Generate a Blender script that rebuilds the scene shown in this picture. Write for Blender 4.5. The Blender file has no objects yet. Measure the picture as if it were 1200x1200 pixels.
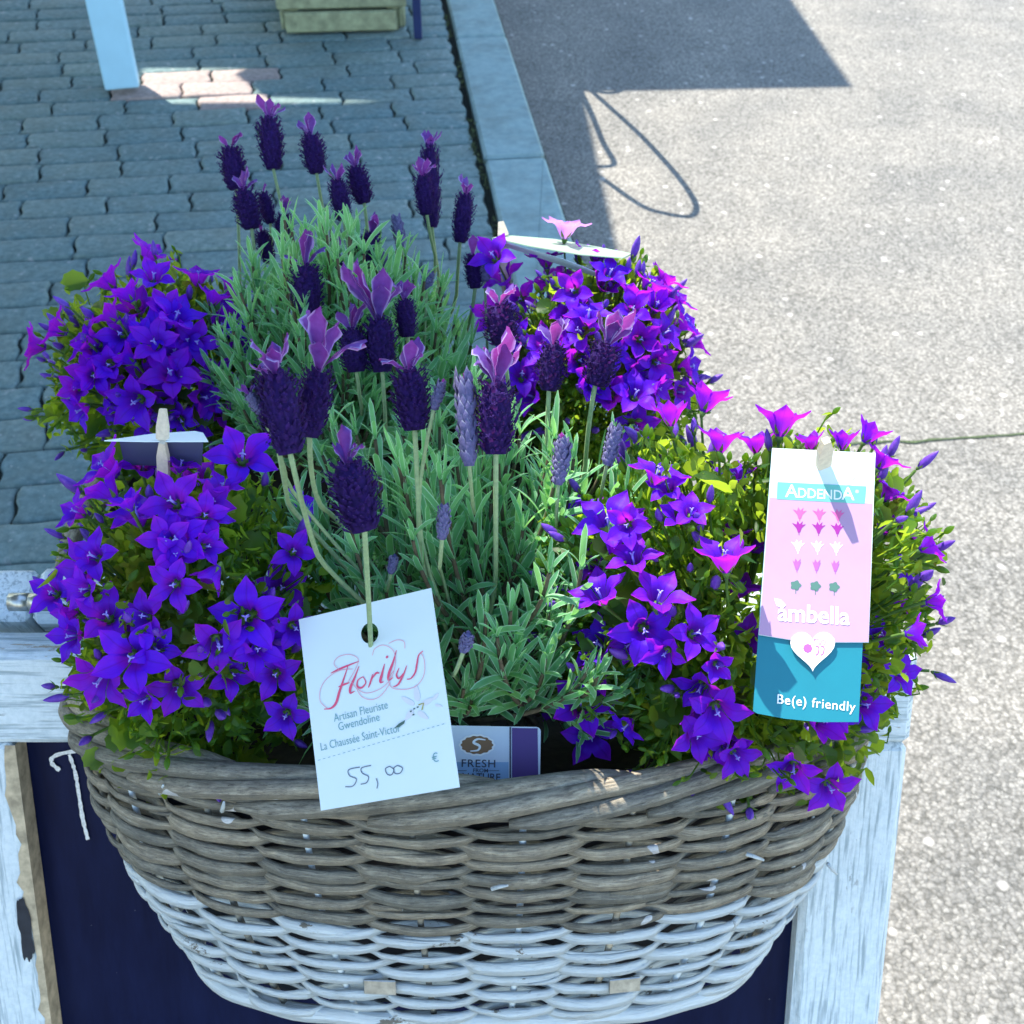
import bpy, math, random
from mathutils import Vector, Matrix, noise
random.seed(7)
R = random.uniform
sc = bpy.context.scene
COL = sc.collection

# ------------------------------------------------------------------ camera, sky, sun, exposure
PITCH = math.radians(40.6); FPX = 1400.0; H = 1.45
CAM = Vector((0, 0, H))
FW = Vector((0, math.cos(PITCH), -math.sin(PITCH)))
UP = Vector((0, math.sin(PITCH), math.cos(PITCH)))
cd = bpy.data.cameras.new('camera'); cam = bpy.data.objects.new('camera', cd); COL.objects.link(cam)
cam.location = CAM; cam.rotation_euler = (math.pi/2 - PITCH, 0, 0)
cd.sensor_width = 36; cd.lens = 36*FPX/1200; cd.clip_start = 0.02; cd.clip_end = 500
cd.dof.use_dof = True; cd.dof.focus_distance = 0.74; cd.dof.aperture_fstop = 20
sc.camera = cam

SUN = Vector((-0.38, 0.45, 1.0)).normalized()
elev = math.asin(SUN.z); azim = math.atan2(SUN.x, SUN.y)
w = bpy.data.worlds.new("World"); sc.world = w; w.use_nodes = True
wn = w.node_tree; bg = wn.nodes['Background']
sky = wn.nodes.new('ShaderNodeTexSky'); sky.sky_type = 'NISHITA'; sky.sun_disc = False
sky.sun_elevation = elev; sky.sun_rotation = azim
sky.air_density = 1.3; sky.dust_density = 0.0; sky.ozone_density = 1.0
wn.links.new(sky.outputs[0], bg.inputs[0]); bg.inputs[1].default_value = 0.15
sd = bpy.data.lights.new('sun', 'SUN'); sun = bpy.data.objects.new('sun', sd); COL.objects.link(sun)
sd.energy = 3.9; sd.angle = math.radians(0.5); sd.color = (1.0, 0.91, 0.79)
sun.rotation_euler = SUN.to_track_quat('Z', 'Y').to_euler(); sun.location = (-3, 4, 8)
vs = sc.view_settings
vs.view_transform = 'Standard'; vs.look = 'None'; vs.gamma = 1; vs.use_curve_mapping = False
vs.exposure = 1.6

def P(px, py, d):
    """point seen at a pixel of the 1200 px photograph, d metres along the camera's axis"""
    return CAM + d*(FW + Vector(((px-600)/FPX, 0, 0)) - (py-600)/FPX*UP)
def G(px, py, z=0.0):
    q = P(px, py, 1.0) - CAM
    return CAM + q*((z-H)/q.z)
def E(px, py, c, r):
    """first hit of the ray through a pixel with an ellipsoid; falls back to the closest approach"""
    q = P(px, py, 1.0) - CAM
    o = Vector(((CAM.x-c[0])/r[0], (CAM.y-c[1])/r[1], (CAM.z-c[2])/r[2]))
    e = Vector((q.x/r[0], q.y/r[1], q.z/r[2]))
    A = e.dot(e); B = o.dot(e); D = B*B - A*(o.dot(o)-1)
    t = (-B - math.sqrt(D))/A if D > 0 else -B/A
    p = CAM + q*t
    n = Vector(((p.x-c[0])/r[0]**2, (p.y-c[1])/r[1]**2, (p.z-c[2])/r[2]**2)).normalized()
    return p, n

# ------------------------------------------------------------------ mesh helpers
class MB:
    def __init__(s): s.v = []; s.f = []; s.uv = []; s.smooth = True
    def add(s, vs, fs, uvs=None):
        b = len(s.v); s.v += [Vector(q) for q in vs]
        s.uv += list(uvs) if uvs else [(0.5, 0.5)]*len(vs)
        s.f += [tuple(i+b for i in f) for f in fs]
    def merge(s, o, M):
        b = len(s.v); s.v += [M @ q for q in o.v]; s.uv += o.uv
        s.f += [tuple(i+b for i in f) for f in o.f]
    def mesh(s, name, mat, off=None):
        me = bpy.data.meshes.new(name)
        vv = [tuple(q-off) for q in s.v] if off is not None else [tuple(q) for q in s.v]
        me.from_pydata(vv, [], s.f)
        ul = me.uv_layers.new(name='UVMap')
        idx = [0]*len(me.loops); me.loops.foreach_get('vertex_index', idx)
        flat = []
        for i in idx: flat += s.uv[i]
        ul.data.foreach_set('uv', flat)
        if s.smooth: me.polygons.foreach_set('use_smooth', [True]*len(me.polygons))
        me.materials.append(mat); me.update()
        return me

WM = {}
def world(o): return WM[o] if o is not None else Matrix()
def put(name, me, M, parent=None):
    o = bpy.data.objects.new(name, me); COL.objects.link(o)
    if parent is not None:
        o.parent = parent; o.matrix_parent_inverse = world(parent).inverted()
    o.matrix_basis = M; WM[o] = M
    return o
def obj(name, mb, mat, parent=None, origin=None):
    if origin is None: origin = world(parent).translation if parent is not None else Vector((0,0,0))
    origin = Vector(origin)
    return put(name, mb.mesh(name, mat, origin), Matrix.Translation(origin), parent)
def tag(o, label=None, cat=None, group=None, kind=None):
    if label: o['label'] = label
    if cat: o['category'] = cat
    if group: o['group'] = group
    if kind: o['kind'] = kind
    return o
def thing(name, loc, label, cat, group=None):
    return tag(put(name, None, Matrix.Translation(Vector(loc))), label, cat, group)

def box(mb, c, ax, ay, az, hx, hy, hz, bev=0.0, jit=0.0):
    """box with chamfered edges: centre, three unit axes, half sizes"""
    c = Vector(c); ax = Vector(ax); ay = Vector(ay); az = Vector(az)
    if bev <= 0:
        vs = [c+ax*hx*x+ay*hy*y+az*hz*z for z in (-1,1) for (x,y) in ((-1,-1),(1,-1),(1,1),(-1,1))]
        mb.add(vs, [(3,2,1,0),(4,5,6,7),(0,1,5,4),(1,2,6,5),(2,3,7,6),(3,0,4,7)]); return
    b = bev
    rings = []
    for (z, i) in ((-hz, b), (-hz+b, 0), (hz-b, 0), (hz, b)):
        X = hx-i; Y = hy-i; k = 0 if i == b else b
        if i == b: pts = [(-X+0, -Y), (X, -Y), (X, Y), (-X, Y)]; pts = [(x*(1), y) for x, y in pts]; pts = [q for x, y in pts for q in ((x, y), (x, y))]
        else: pts = [(-X,-Y+b),(-X+b,-Y),(X-b,-Y),(X,-Y+b),(X,Y-b),(X-b,Y),(-X+b,Y),(-X,Y-b)]
        if i == b: pts = [(-X,-Y),(-X,-Y),(X,-Y),(X,-Y),(X,Y),(X,Y),(-X,Y),(-X,Y)]
        rings.append([c+ax*(x+R(-jit,jit))+ay*(y+R(-jit,jit))+az*z for x, y in pts])
    vs = [q for r in rings for q in r]; fs = []
    for r in range(3):
        for i in range(8):
            j = (i+1) % 8; fs.append((r*8+i, r*8+j, r*8+8+j, r*8+8+i))
    fs.append(tuple(range(7,-1,-1))); fs.append(tuple(range(24,32)))
    mb.add(vs, fs)
X_, Y_, Z_ = Vector((1,0,0)), Vector((0,1,0)), Vector((0,0,1))

def tube(mb, pts, rad, n=6, cap=True):
    pts = [Vector(p) for p in pts]; N = len(pts)
    if not hasattr(rad, '__len__'): rad = [rad]*N
    a = None; vs = []; uvs = []
    for i, p in enumerate(pts):
        t = (pts[min(i+1,N-1)]-pts[max(i-1,0)])
        if t.length < 1e-9: t = Vector((0,0,1))
        t.normalize()
        if a is None: a = t.orthogonal().normalized()
        else:
            a = a - t*a.dot(t)
            if a.length < 1e-6: a = t.orthogonal()
            a.normalize()
        b = t.cross(a)
        for k in range(n):
            q = 2*math.pi*k/n
            vs.append(p+(a*math.cos(q)+b*math.sin(q))*rad[i]); uvs.append((0.5, i/(N-1)))
    fs = [(i*n+k, i*n+(k+1)%n, (i+1)*n+(k+1)%n, (i+1)*n+k) for i in range(N-1) for k in range(n)]
    if cap: fs += [tuple(range(n-1,-1,-1)), tuple(range((N-1)*n, N*n))]
    mb.add(vs, fs, uvs)
def bez(a, b, c, n=8):
    a, b, c = Vector(a), Vector(b), Vector(c)
    return [a*(1-t)**2+b*2*t*(1-t)+c*t*t for t in [i/n for i in range(n+1)]]
def frame(z, roll=0.0):
    """matrix whose Z axis is z"""
    z = Vector(z).normalized(); q = z.to_track_quat('Z', 'Y').to_matrix()
    return (q @ Matrix.Rotation(roll, 3, 'Z')).to_4x4()
def TRS(loc, rot, s=1.0):
    S = Matrix.Diagonal((s, s, s, 1)) if not hasattr(s, '__len__') else Matrix.Diagonal((*s, 1))
    return Matrix.Translation(loc) @ rot @ S

# ------------------------------------------------------------------ materials
def new_mat(name):
    m = bpy.data.materials.new(name); m.use_nodes = True
    nt = m.node_tree; return m, nt, nt.nodes['Principled BSDF'], nt.nodes['Material Output']
def N_(nt, t, **kw):
    n = nt.nodes.new(t)
    for k, v in kw.items():
        if k in n.inputs: n.inputs[k].default_value = v
        else: setattr(n, k, v)
    return n
def ramp(nt, fac, stops):
    r = nt.nodes.new('ShaderNodeValToRGB'); e = r.color_ramp.elements
    e[0].position, e[0].color = stops[0][0], (*stops[0][1], 1)
    e[1].position, e[1].color = stops[-1][0], (*stops[-1][1], 1)
    for p, c in stops[1:-1]:
        q = e.new(p); q.color = (*c, 1)
    nt.links.new(fac, r.inputs[0]); return r.outputs[0]
def mix(nt, fac, a, b, mode='MIX'):
    m = nt.nodes.new('ShaderNodeMix'); m.data_type = 'RGBA'; m.blend_type = mode
    for s, v in ((0, fac), (6, a), (7, b)):
        if isinstance(v, (int, float)): m.inputs[s].default_value = v
        elif isinstance(v, tuple): m.inputs[s].default_value = (*v, 1)
        else: nt.links.new(v, m.inputs[s])
    return m.outputs[2]
def noise_(nt, vec, scale, detail=4, rough=0.6, dist=0.0):
    n = N_(nt, 'ShaderNodeTexNoise'); n.inputs['Scale'].default_value = scale
    n.inputs['Detail'].default_value = detail; n.inputs['Roughness'].default_value = rough
    n.inputs['Distortion'].default_value = dist
    if vec is not None: nt.links.new(vec, n.inputs['Vector'])
    return n.outputs['Fac']
def bump(nt, h, bsdf, strength=0.5, dist=0.002):
    b = nt.nodes.new('ShaderNodeBump'); b.inputs['Strength'].default_value = strength
    b.inputs['Distance'].default_value = dist
    nt.links.new(h, b.inputs['Height']); nt.links.new(b.outputs[0], bsdf.inputs['Normal']); return b
def pos(nt): return nt.nodes.new('ShaderNodeNewGeometry').outputs['Position']
def oco(nt): return nt.nodes.new('ShaderNodeTexCoord').outputs['Object']
def rnd(nt): return nt.nodes.new('ShaderNodeObjectInfo').outputs['Random']
def mapping(nt, vec, scale=(1,1,1), rot=(0,0,0)):
    m = nt.nodes.new('ShaderNodeMapping'); m.inputs['Scale'].default_value = scale; m.inputs['Rotation'].default_value = rot
    nt.links.new(vec, m.inputs['Vector']); return m.outputs[0]
def plain(name, col, rough=0.6, metal=0.0, var=0.0, scale=200, bmp=0.0):
    m, nt, b, o = new_mat(name)
    b.inputs['Roughness'].default_value = rough; b.inputs['Metallic'].default_value = metal
    f = noise_(nt, pos(nt), scale, 3)
    lo = tuple(max(c*(1-var), 0) for c in col); hi = tuple(min(c*(1+var), 1) for c in col)
    nt.links.new(ramp(nt, f, [(0.3, lo), (0.7, hi)]), b.inputs['Base Color'])
    if bmp: bump(nt, f, b, bmp, 0.001)
    return m

def leafy(name, a, b_, trans, tcol, rough=0.5, uvedge=None, scale=60, spec=0.4, rv=None):
    """leaf / petal: principled mixed with translucency; uvedge=(colour, start) lightens margins (uv.x)"""
    m, nt, b, out = new_mat(name)
    f = noise_(nt, pos(nt), scale, 3)
    col = ramp(nt, f, [(0.3, a), (0.72, b_)])
    if rv is not None: col = mix(nt, rnd(nt), col, mix(nt, 1.0, col, rv, 'MULTIPLY'))
    if uvedge:
        uv = nt.nodes.new('ShaderNodeTexCoord').outputs['UV']
        sx = nt.nodes.new('ShaderNodeSeparateXYZ'); nt.links.new(uv, sx.inputs[0])
        s1 = N_(nt, 'ShaderNodeMath', operation='SUBTRACT'); nt.links.new(sx.outputs[0], s1.inputs[0]); s1.inputs[1].default_value = 0.5
        s2 = N_(nt, 'ShaderNodeMath', operation='ABSOLUTE'); nt.links.new(s1.outputs[0], s2.inputs[0])
        e = nt.nodes.new('ShaderNodeMapRange'); e.inputs['From Min'].default_value = uvedge[1]; e.inputs['From Max'].default_value = 0.5
        nt.links.new(s2.outputs[0], e.inputs['Value'])
        col = mix(nt, e.outputs[0], col, uvedge[0])
    nt.links.new(col, b.inputs['Base Color'])
    b.inputs['Roughness'].default_value = rough; b.inputs['Specular IOR Level'].default_value = spec
    tr = nt.nodes.new('ShaderNodeBsdfTranslucent')
    nt.links.new(mix(nt, 0.7, col, tcol), tr.inputs['Color'])
    mx = nt.nodes.new('ShaderNodeMixShader'); mx.inputs[0].default_value = trans
    nt.links.new(b.outputs[0], mx.inputs[1]); nt.links.new(tr.outputs[0], mx.inputs[2])
    nt.links.new(mx.outputs[0], out.inputs['Surface'])
    bump(nt, noise_(nt, pos(nt), 900, 2), b, 0.25, 0.0006)
    return m

M = {}
M['petal'] = leafy('petal', (0.075,0.008,0.60), (0.13,0.013,0.85), 0.42, (0.52,0.03,0.80), 0.5, None, 90, 0.25, (1.9,0.8,0.95))
M['petal_pale'] = leafy('petal_pale', (0.45,0.2,0.75), (0.62,0.33,0.85), 0.45, (0.85,0.35,0.9), 0.5, None, 90, 0.25)
M['bud'] = leafy('bud', (0.10,0.03,0.42), (0.2,0.08,0.55), 0.2, (0.4,0.1,0.6), 0.45, None, 300, 0.4)
M['pistil'] = plain('pistil', (0.30,0.25,0.75), 0.5, 0, 0.2, 500)
M['cleaf'] = leafy('campanula_leaf', (0.008,0.046,0.016), (0.04,0.14,0.024), 0.5, (0.70,1.0,0.05), 0.45, None, 55, 0.35)
M['cstem'] = leafy('campanula_stalk', (0.06,0.14,0.03), (0.13,0.24,0.05), 0.2, (0.4,0.6,0.1), 0.5, None, 40, 0.4)
M['lleaf'] = leafy('lavender_leaf', (0.08,0.30,0.14), (0.20,0.50,0.24), 0.42, (0.38,0.85,0.16), 0.62, ((0.60,0.82,0.64), 0.34), 45, 0.3)
M['lstem'] = leafy('lavender_stalk', (0.26,0.38,0.22), (0.38,0.52,0.28), 0.15, (0.5,0.7,0.25), 0.7, None, 300, 0.2)
M['wood_stem'] = plain('woody_stem', (0.1,0.08,0.05), 0.9, 0, 0.4, 200)
M['spike'] = leafy('lavender_spike', (0.008,0.004,0.040), (0.034,0.012,0.13), 0.10, (0.4,0.08,0.6), 0.8, ((0.30,0.20,0.60), 0.43), 400, 0.15)
M['spike_bud'] = leafy('lavender_bud', (0.08,0.09,0.2), (0.17,0.15,0.32), 0.08, (0.4,0.3,0.6), 0.8, ((0.28,0.32,0.4), 0.3), 500, 0.15)
M['bract'] = leafy('lavender_bract', (0.07,0.035,0.24), (0.14,0.07,0.38), 0.34, (0.60,0.06,0.42), 0.6, ((0.45,0.42,0.78), 0.38), 200, 0.2)
M['soil'] = plain('soil', (0.02,0.015,0.01), 0.95, 0, 0.5, 120, 0.8)
M['liner'] = plain('liner', (0.012,0.013,0.02), 0.6, 0, 0.3, 60)

def mat_petal(name, inner, mid, tipc, tr1):
    m, nt, b, out = new_mat(name)
    uv = nt.nodes.new('ShaderNodeTexCoord').outputs['UV']
    sx = nt.nodes.new('ShaderNodeSeparateXYZ'); nt.links.new(uv, sx.inputs[0])
    col = ramp(nt, sx.outputs[1], [(0.15, inner), (0.5, mid), (1.0, tipc)])
    rib = ramp(nt, sx.outputs[0], [(0.44, (1,1,1)), (0.5, (0.45,0.4,0.6)), (0.56, (1,1,1))])
    col = mix(nt, 0.8, col, rib, 'MULTIPLY')
    vein = noise_(nt, mapping(nt, uv, (26, 3, 1)), 1.0, 3)
    col = mix(nt, 0.6, col, ramp(nt, vein, [(0.35, (0.72,0.7,0.85)), (0.65, (1.15,1.15,1.05))]), 'MULTIPLY')
    col = mix(nt, rnd(nt), mix(nt, 1.0, col, (0.8,0.9,1.05), 'MULTIPLY'), mix(nt, 1.0, col, (1.6,1.2,0.85), 'MULTIPLY'))
    nt.links.new(col, b.inputs['Base Color']); b.inputs['Roughness'].default_value = 0.5; b.inputs['Specular IOR Level'].default_value = 0.2
    tr = nt.nodes.new('ShaderNodeBsdfTranslucent'); nt.links.new(mix(nt, 0.75, col, tr1), tr.inputs['Color'])
    mx = nt.nodes.new('ShaderNodeMixShader'); mx.inputs[0].default_value = 0.45
    nt.links.new(b.outputs[0], mx.inputs[1]); nt.links.new(tr.outputs[0], mx.inputs[2]); nt.links.new(mx.outputs[0], out.inputs['Surface'])
    bump(nt, vein, b, 0.35, 0.0006)
    return m
M['petal'] = mat_petal('petal', (0.06,0.014,0.55), (0.08,0.008,0.85), (0.20,0.014,0.85), (0.78,0.025,0.76))
def mat_rod(name, white):
    m, nt, b, o = new_mat(name)
    oc = pos(nt)
    uv = nt.nodes.new('ShaderNodeTexCoord').outputs['UV']
    ad = nt.nodes.new('ShaderNodeVectorMath'); ad.operation = 'ADD'
    cb = nt.nodes.new('ShaderNodeCombineXYZ'); ml = N_(nt, 'ShaderNodeMath', operation='MULTIPLY'); ml.inputs[1].default_value = 31.0
    nt.links.new(rnd(nt), ml.inputs[0]); nt.links.new(ml.outputs[0], cb.inputs[2])
    nt.links.new(mapping(nt, uv, (9, 9, 1)), ad.inputs[0]); nt.links.new(cb.outputs[0], ad.inputs[1])
    st = ad.outputs[0]
    g = noise_(nt, st, 2.2, 8, 0.72, 0.5)
    g2 = noise_(nt, oc, 75, 6, 0.7)
    if white:
        col = ramp(nt, g, [(0.25, (0.34,0.38,0.38)), (0.42, (0.64,0.70,0.70)), (0.7, (0.76,0.82,0.82))])
        worn = ramp(nt, noise_(nt, mapping(nt, oc, (0.5,1,1)), 34, 7, 0.75), [(0.635, (0,0,0)), (0.66, (1,1,1))])
        col = mix(nt, worn, col, (0.20,0.18,0.14))
    else:
        col = ramp(nt, g, [(0.25, (0.06,0.055,0.048)), (0.40, (0.22,0.20,0.165)), (0.56, (0.39,0.36,0.30)), (0.76, (0.62,0.58,0.50))])
        col = mix(nt, rnd(nt), mix(nt, 1.0, col, (1.25,1.18,1.05), 'MULTIPLY'), mix(nt, 1.0, col, (0.62,0.66,0.66), 'MULTIPLY'))
        sp = ramp(nt, noise_(nt, oc, 45, 1, 0.3), [(0.755, (0,0,0)), (0.765, (1,1,1))])
        col = mix(nt, sp, col, (0.75,0.76,0.76))
        cr = ramp(nt, noise_(nt, st, 7, 6, 0.75), [(0.34, (0.3,0.3,0.3)), (0.44, (1,1,1))])
        col = mix(nt, 0.75, col, ramp(nt, g2, [(0.3,(0.6,0.6,0.62)),(0.7,(1.35,1.3,1.2))]), 'MULTIPLY')
        col = mix(nt, 1.0, col, cr, 'MULTIPLY')
    nt.links.new(col, b.inputs['Base Color']); b.inputs['Roughness'].default_value = 0.72
    hm = mix(nt, 0.4, g, g2)
    bump(nt, hm, b, 1.0, 0.003)
    return m
M['rod'] = mat_rod('grey_willow', False); M['white_rod'] = mat_rod('white_willow', True)

def mat_paint(name, thr, grooves):
    """weathered white paint over wood: bare wood shows where the noise passes thr"""
    m, nt, b, o = new_mat(name)
    oc = oco(nt)
    st = mapping(nt, oc, (1, 1, 0.06) if grooves == 'v' else (0.06, 1, 1))
    g = noise_(nt, st, 260, 4, 0.6)
    fine = noise_(nt, oc, 160, 5, 0.7)
    paint = ramp(nt, fine, [(0.3, (0.56,0.65,0.68)), (0.6, (0.70,0.78,0.81))])
    paint = mix(nt, ramp(nt, g, [(0.36, (1,1,1)), (0.50, (0,0,0))]), paint, (0.34,0.42,0.45))
    wood = ramp(nt, g, [(0.3, (0.22,0.15,0.09)), (0.7, (0.5,0.42,0.32))])
    big = noise_(nt, mapping(nt, oc, (1,1,0.45) if grooves == 'v' else (0.45,1,1)), 17, 7, 0.72)
    lift = mix(nt, 0.30, big, g)
    f = ramp(nt, lift, [(thr, (0,0,0)), (thr+0.012, (1,1,1))])
    dk = ramp(nt, noise_(nt, mapping(nt, oc, (1,1,0.4) if grooves == 'v' else (0.4,1,1)), 130, 4, 0.7), [(0.63, (0,0,0)), (0.66, (1,1,1))])
    dk2 = ramp(nt, noise_(nt, oc, 14, 2), [(0.5, (0,0,0)), (0.62, (0.8,0.8,0.8))])
    dm = mix(nt, 1.0, dk, dk2, 'MULTIPLY')
    c = mix(nt, f, paint, wood); c = mix(nt, dm, c, (0.16,0.17,0.17))
    nt.links.new(c, b.inputs['Base Color']); b.inputs['Roughness'].default_value = 0.6
    bump(nt, mix(nt, 0.55, g, mix(nt, 0.5, fine, f)), b, 1.0, 0.003)
    return m
M['paint'] = mat_paint('peeling_white_paint', 0.60, 'v')
M['paint_h'] = mat_paint('peeling_white_paint_rail', 0.605, 'h')
M['bare'] = plain('bare_wood', (0.48,0.39,0.26), 0.8, 0, 0.35, 90, 0.6)
def mat_board():
    m, nt, b, o = new_mat('chalkboard')
    oc = oco(nt)
    s = noise_(nt, mapping(nt, oc, (6,1,1), (0,0.5,0)), 8, 6, 0.7)
    sm = noise_(nt, oc, 5, 3)
    c = ramp(nt, s, [(0.35, (0.002,0.0045,0.027)), (0.75, (0.006,0.011,0.05))])
    c = mix(nt, ramp(nt, sm, [(0.5,(0,0,0)),(0.8,(0.2,0.2,0.2))]), c, (0.014,0.02,0.06))
    dots = ramp(nt, noise_(nt, oc, 170, 2), [(0.78,(0,0,0)),(0.8,(1,1,1))])
    c = mix(nt, dots, c, (0.2,0.2,0.22))
    nt.links.new(c, b.inputs['Base Color']); b.inputs['Roughness'].default_value = 0.45
    b.inputs['Specular IOR Level'].default_value = 0.10
    return m
M['board'] = mat_board()
M['chalk'] = plain('chalk', (0.75,0.74,0.70), 0.95, 0, 0.25, 600)
M['metal'] = plain('steel', (0.45,0.47,0.45), 0.35, 0.9, 0.3, 120)
M['card'] = plain('card', (0.66,0.78,0.80), 0.45, 0, 0.015, 20)
M['peg'] = plain('peg_wood', (0.62,0.55,0.42), 0.7, 0, 0.12, 260, 0.4)
def flat(name, c, r=0.5): return plain(name, c, r, 0, 0.03, 60)

def mat_brick():
    m, nt, b, o = new_mat('paving_brick')
    p = pos(nt)
    a = noise_(nt, p, 55, 6, 0.7); c = noise_(nt, p, 9, 3)
    col = ramp(nt, a, [(0.25, (0.05,0.10,0.11)), (0.5, (0.105,0.19,0.205)), (0.8, (0.21,0.31,0.32))])
    col = mix(nt, rnd(nt), col, mix(nt, 1.0, col, (1.45,1.2,1.08), 'MULTIPLY'))
    col = mix(nt, ramp(nt, c, [(0.42,(0,0,0)),(0.75,(0.5,0.5,0.5))]), col, (0.12,0.15,0.13))
    sp = ramp(nt, noise_(nt, p, 38, 3, 0.6), [(0.62,(0,0,0)),(0.70,(0.8,0.8,0.8))])
    col = mix(nt, sp, col, (0.33,0.36,0.36))
    nt.links.new(col, b.inputs['Base Color']); b.inputs['Roughness'].default_value = 0.8
    bump(nt, mix(nt, 0.5, a, noise_(nt, p, 300, 4)), b, 0.8, 0.003)
    return m
M['brick'] = mat_brick()
M['brick_sun_tint'] = plain('sun_tinted_brick', (0.29,0.24,0.225), 0.85, 0, 0.25, 60, 0.5)  # warm tone of the sunlit patch put into the brick colour
M['joint'] = plain('joint_sand', (0.022,0.03,0.024), 0.95, 0, 0.5, 90, 0.6)
def mat_kerb():
    m, nt, b, o = new_mat('kerb_concrete')
    p = pos(nt)
    a = noise_(nt, p, 30, 6, 0.7); f = noise_(nt, p, 260, 3)
    col = ramp(nt, a, [(0.3, (0.19,0.30,0.31)), (0.7, (0.30,0.42,0.42))])
    col = mix(nt, ramp(nt, noise_(nt, p, 6, 5, 0.7), [(0.45,(0,0,0)),(0.7,(0.6,0.6,0.6))]), col, (0.13,0.17,0.15))
    nt.links.new(col, b.inputs['Base Color']); b.inputs['Roughness'].default_value = 0.85
    bump(nt, mix(nt, 0.5, a, f), b, 0.6, 0.003); return m
M['kerb'] = mat_kerb()
def mat_road():
    m, nt, b, o = new_mat('asphalt')
    p = pos(nt)
    v = N_(nt, 'ShaderNodeTexVoronoi'); v.inputs['Scale'].default_value = 150
    nz = N_(nt, 'ShaderNodeTexNoise'); nz.inputs['Scale'].default_value = 90; nz.inputs['Detail'].default_value = 3; nt.links.new(p, nz.inputs['Vector'])
    wv = nt.nodes.new('ShaderNodeVectorMath'); wv.operation = 'MULTIPLY_ADD'; nt.links.new(nz.outputs['Color'], wv.inputs[0]); wv.inputs[1].default_value = (0.012,0.012,0.012); nt.links.new(p, wv.inputs[2])
    nt.links.new(wv.outputs[0], v.inputs['Vector'])
    v.inputs['Randomness'].default_value = 1
    st = ramp(nt, v.outputs['Color'], [(0.0, (0.15,0.15,0.138)), (0.5, (0.26,0.255,0.235)), (1.0, (0.375,0.368,0.335))])
    gap = ramp(nt, v.outputs['Distance'], [(0.3, (1,1,1)), (0.8, (0.55,0.55,0.54))])
    col = mix(nt, 1.0, st, gap, 'MULTIPLY')
    v2 = N_(nt, 'ShaderNodeTexVoronoi'); v2.inputs['Scale'].default_value = 34; nt.links.new(p, v2.inputs['Vector'])
    sx = nt.nodes.new('ShaderNodeSeparateXYZ'); nt.links.new(v2.outputs['Color'], sx.inputs[0])
    pale = ramp(nt, sx.outputs[0], [(0.93,(0,0,0)),(0.95,(0.7,0.7,0.7))])
    core = ramp(nt, v2.outputs['Distance'], [(0.2,(1,1,1)),(0.34,(0,0,0))])
    col = mix(nt, mix(nt, 1.0, pale, core, 'MULTIPLY'), col, (0.55,0.53,0.49))
    big = noise_(nt, p, 3.5, 5, 0.6)
    col = mix(nt, 1.0, col, ramp(nt, big, [(0.3,(0.76,0.77,0.78)),(0.7,(1.1,1.08,1.05))]), 'MULTIPLY')
    nt.links.new(col, b.inputs['Base Color']); b.inputs['Roughness'].default_value = 0.9
    b.inputs['Specular IOR Level'].default_value = 0.2
    inv = N_(nt, 'ShaderNodeMath', operation='SUBTRACT'); inv.inputs[0].default_value = 1.0; nt.links.new(v.outputs['Distance'], inv.inputs[1])
    bump(nt, mix(nt, 0.6, inv.outputs[0], noise_(nt, p, 170, 6, 0.75)), b, 0.7, 0.004); return m
M['road'] = mat_road()
M['moss'] = plain('moss', (0.05,0.075,0.03), 0.95, 0, 0.5, 150, 0.5)

# ------------------------------------------------------------------ the ground: road, kerb, brick pavement
YAW = math.radians(6.7)
KD = Vector((-math.sin(YAW), math.cos(YAW), 0))       # along the kerb
KR = Vector((math.cos(YAW), math.sin(YAW), 0))        # across it, to the road
K0 = Vector((0.145, 2.87, 0))                          # a point of the kerb's road edge
KW = 0.19
def GP(a, b, z=0): return K0 + KD*a + KR*b + Vector((0,0,z))   # a along the kerb, b to the road side
ROADZ = -0.07
mb = MB(); mb.smooth = False
NX, NY = 70, 70
def grid_pos(i, j):
    a = -8 + 36*(j/NY)**1.6; b = 0.0 + 30*(i/NX)**1.8
    return a, b
vs_ = []; fs_ = []
for j in range(NY+1):
    for i in range(NX+1):
        a, b = grid_pos(i, j); a = a - 0
        p = GP(a, b, 0); p.z = ROADZ + 0.004*noise.noise(p*1.7) - 0.02*min(b, 2)*0.3
        vs_.append(p)
for j in range(NY):
    for i in range(NX):
        q = j*(NX+1)+i; fs_.append((q, q+1, q+NX+2, q+NX+1))
mb.add(vs_, fs_); mb.smooth = True
road = tag(obj('road', mb, M['road']), kind='structure')
mb = MB(); mb.add([Vector((-200,-200,-0.3)), Vector((200,-200,-0.3)), Vector((200,200,-0.3)), Vector((-200,200,-0.3))], [(0,1,2,3)])
tag(obj('ground', mb, M['road']), kind='structure')
# seam in the road, a shallow ragged mossy joint
mb = MB(); pts = []
n = 46
s0 = G(900, 528, ROADZ-0.004); s1 = G(1330, 503, ROADZ-0.01)
for k in range(n+1):
    t = k/n; p = s0.lerp(s1, t); wv = 0.010*noise.noise(Vector((t*14, 3, 0))); hw = 0.0025+0.0035*abs(noise.noise(Vector((t*40, 8, 1))))
    p = p + Vector((0, wv, 0)); p.z = ROADZ - 0.006*min(max((p-K0).dot(KR), 0), 2) + 0.004*noise.noise(Vector((p.x, p.y, 0))*1.7) + 0.003
    pts += [p+Vector((0,-hw,0)), p+Vector((0,hw,0))]
mb.add(pts, [(2*k, 2*k+2, 2*k+3, 2*k+1) for k in range(n)])
tag(obj('road_seam', mb, M['moss'], road), kind='stuff')

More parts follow.
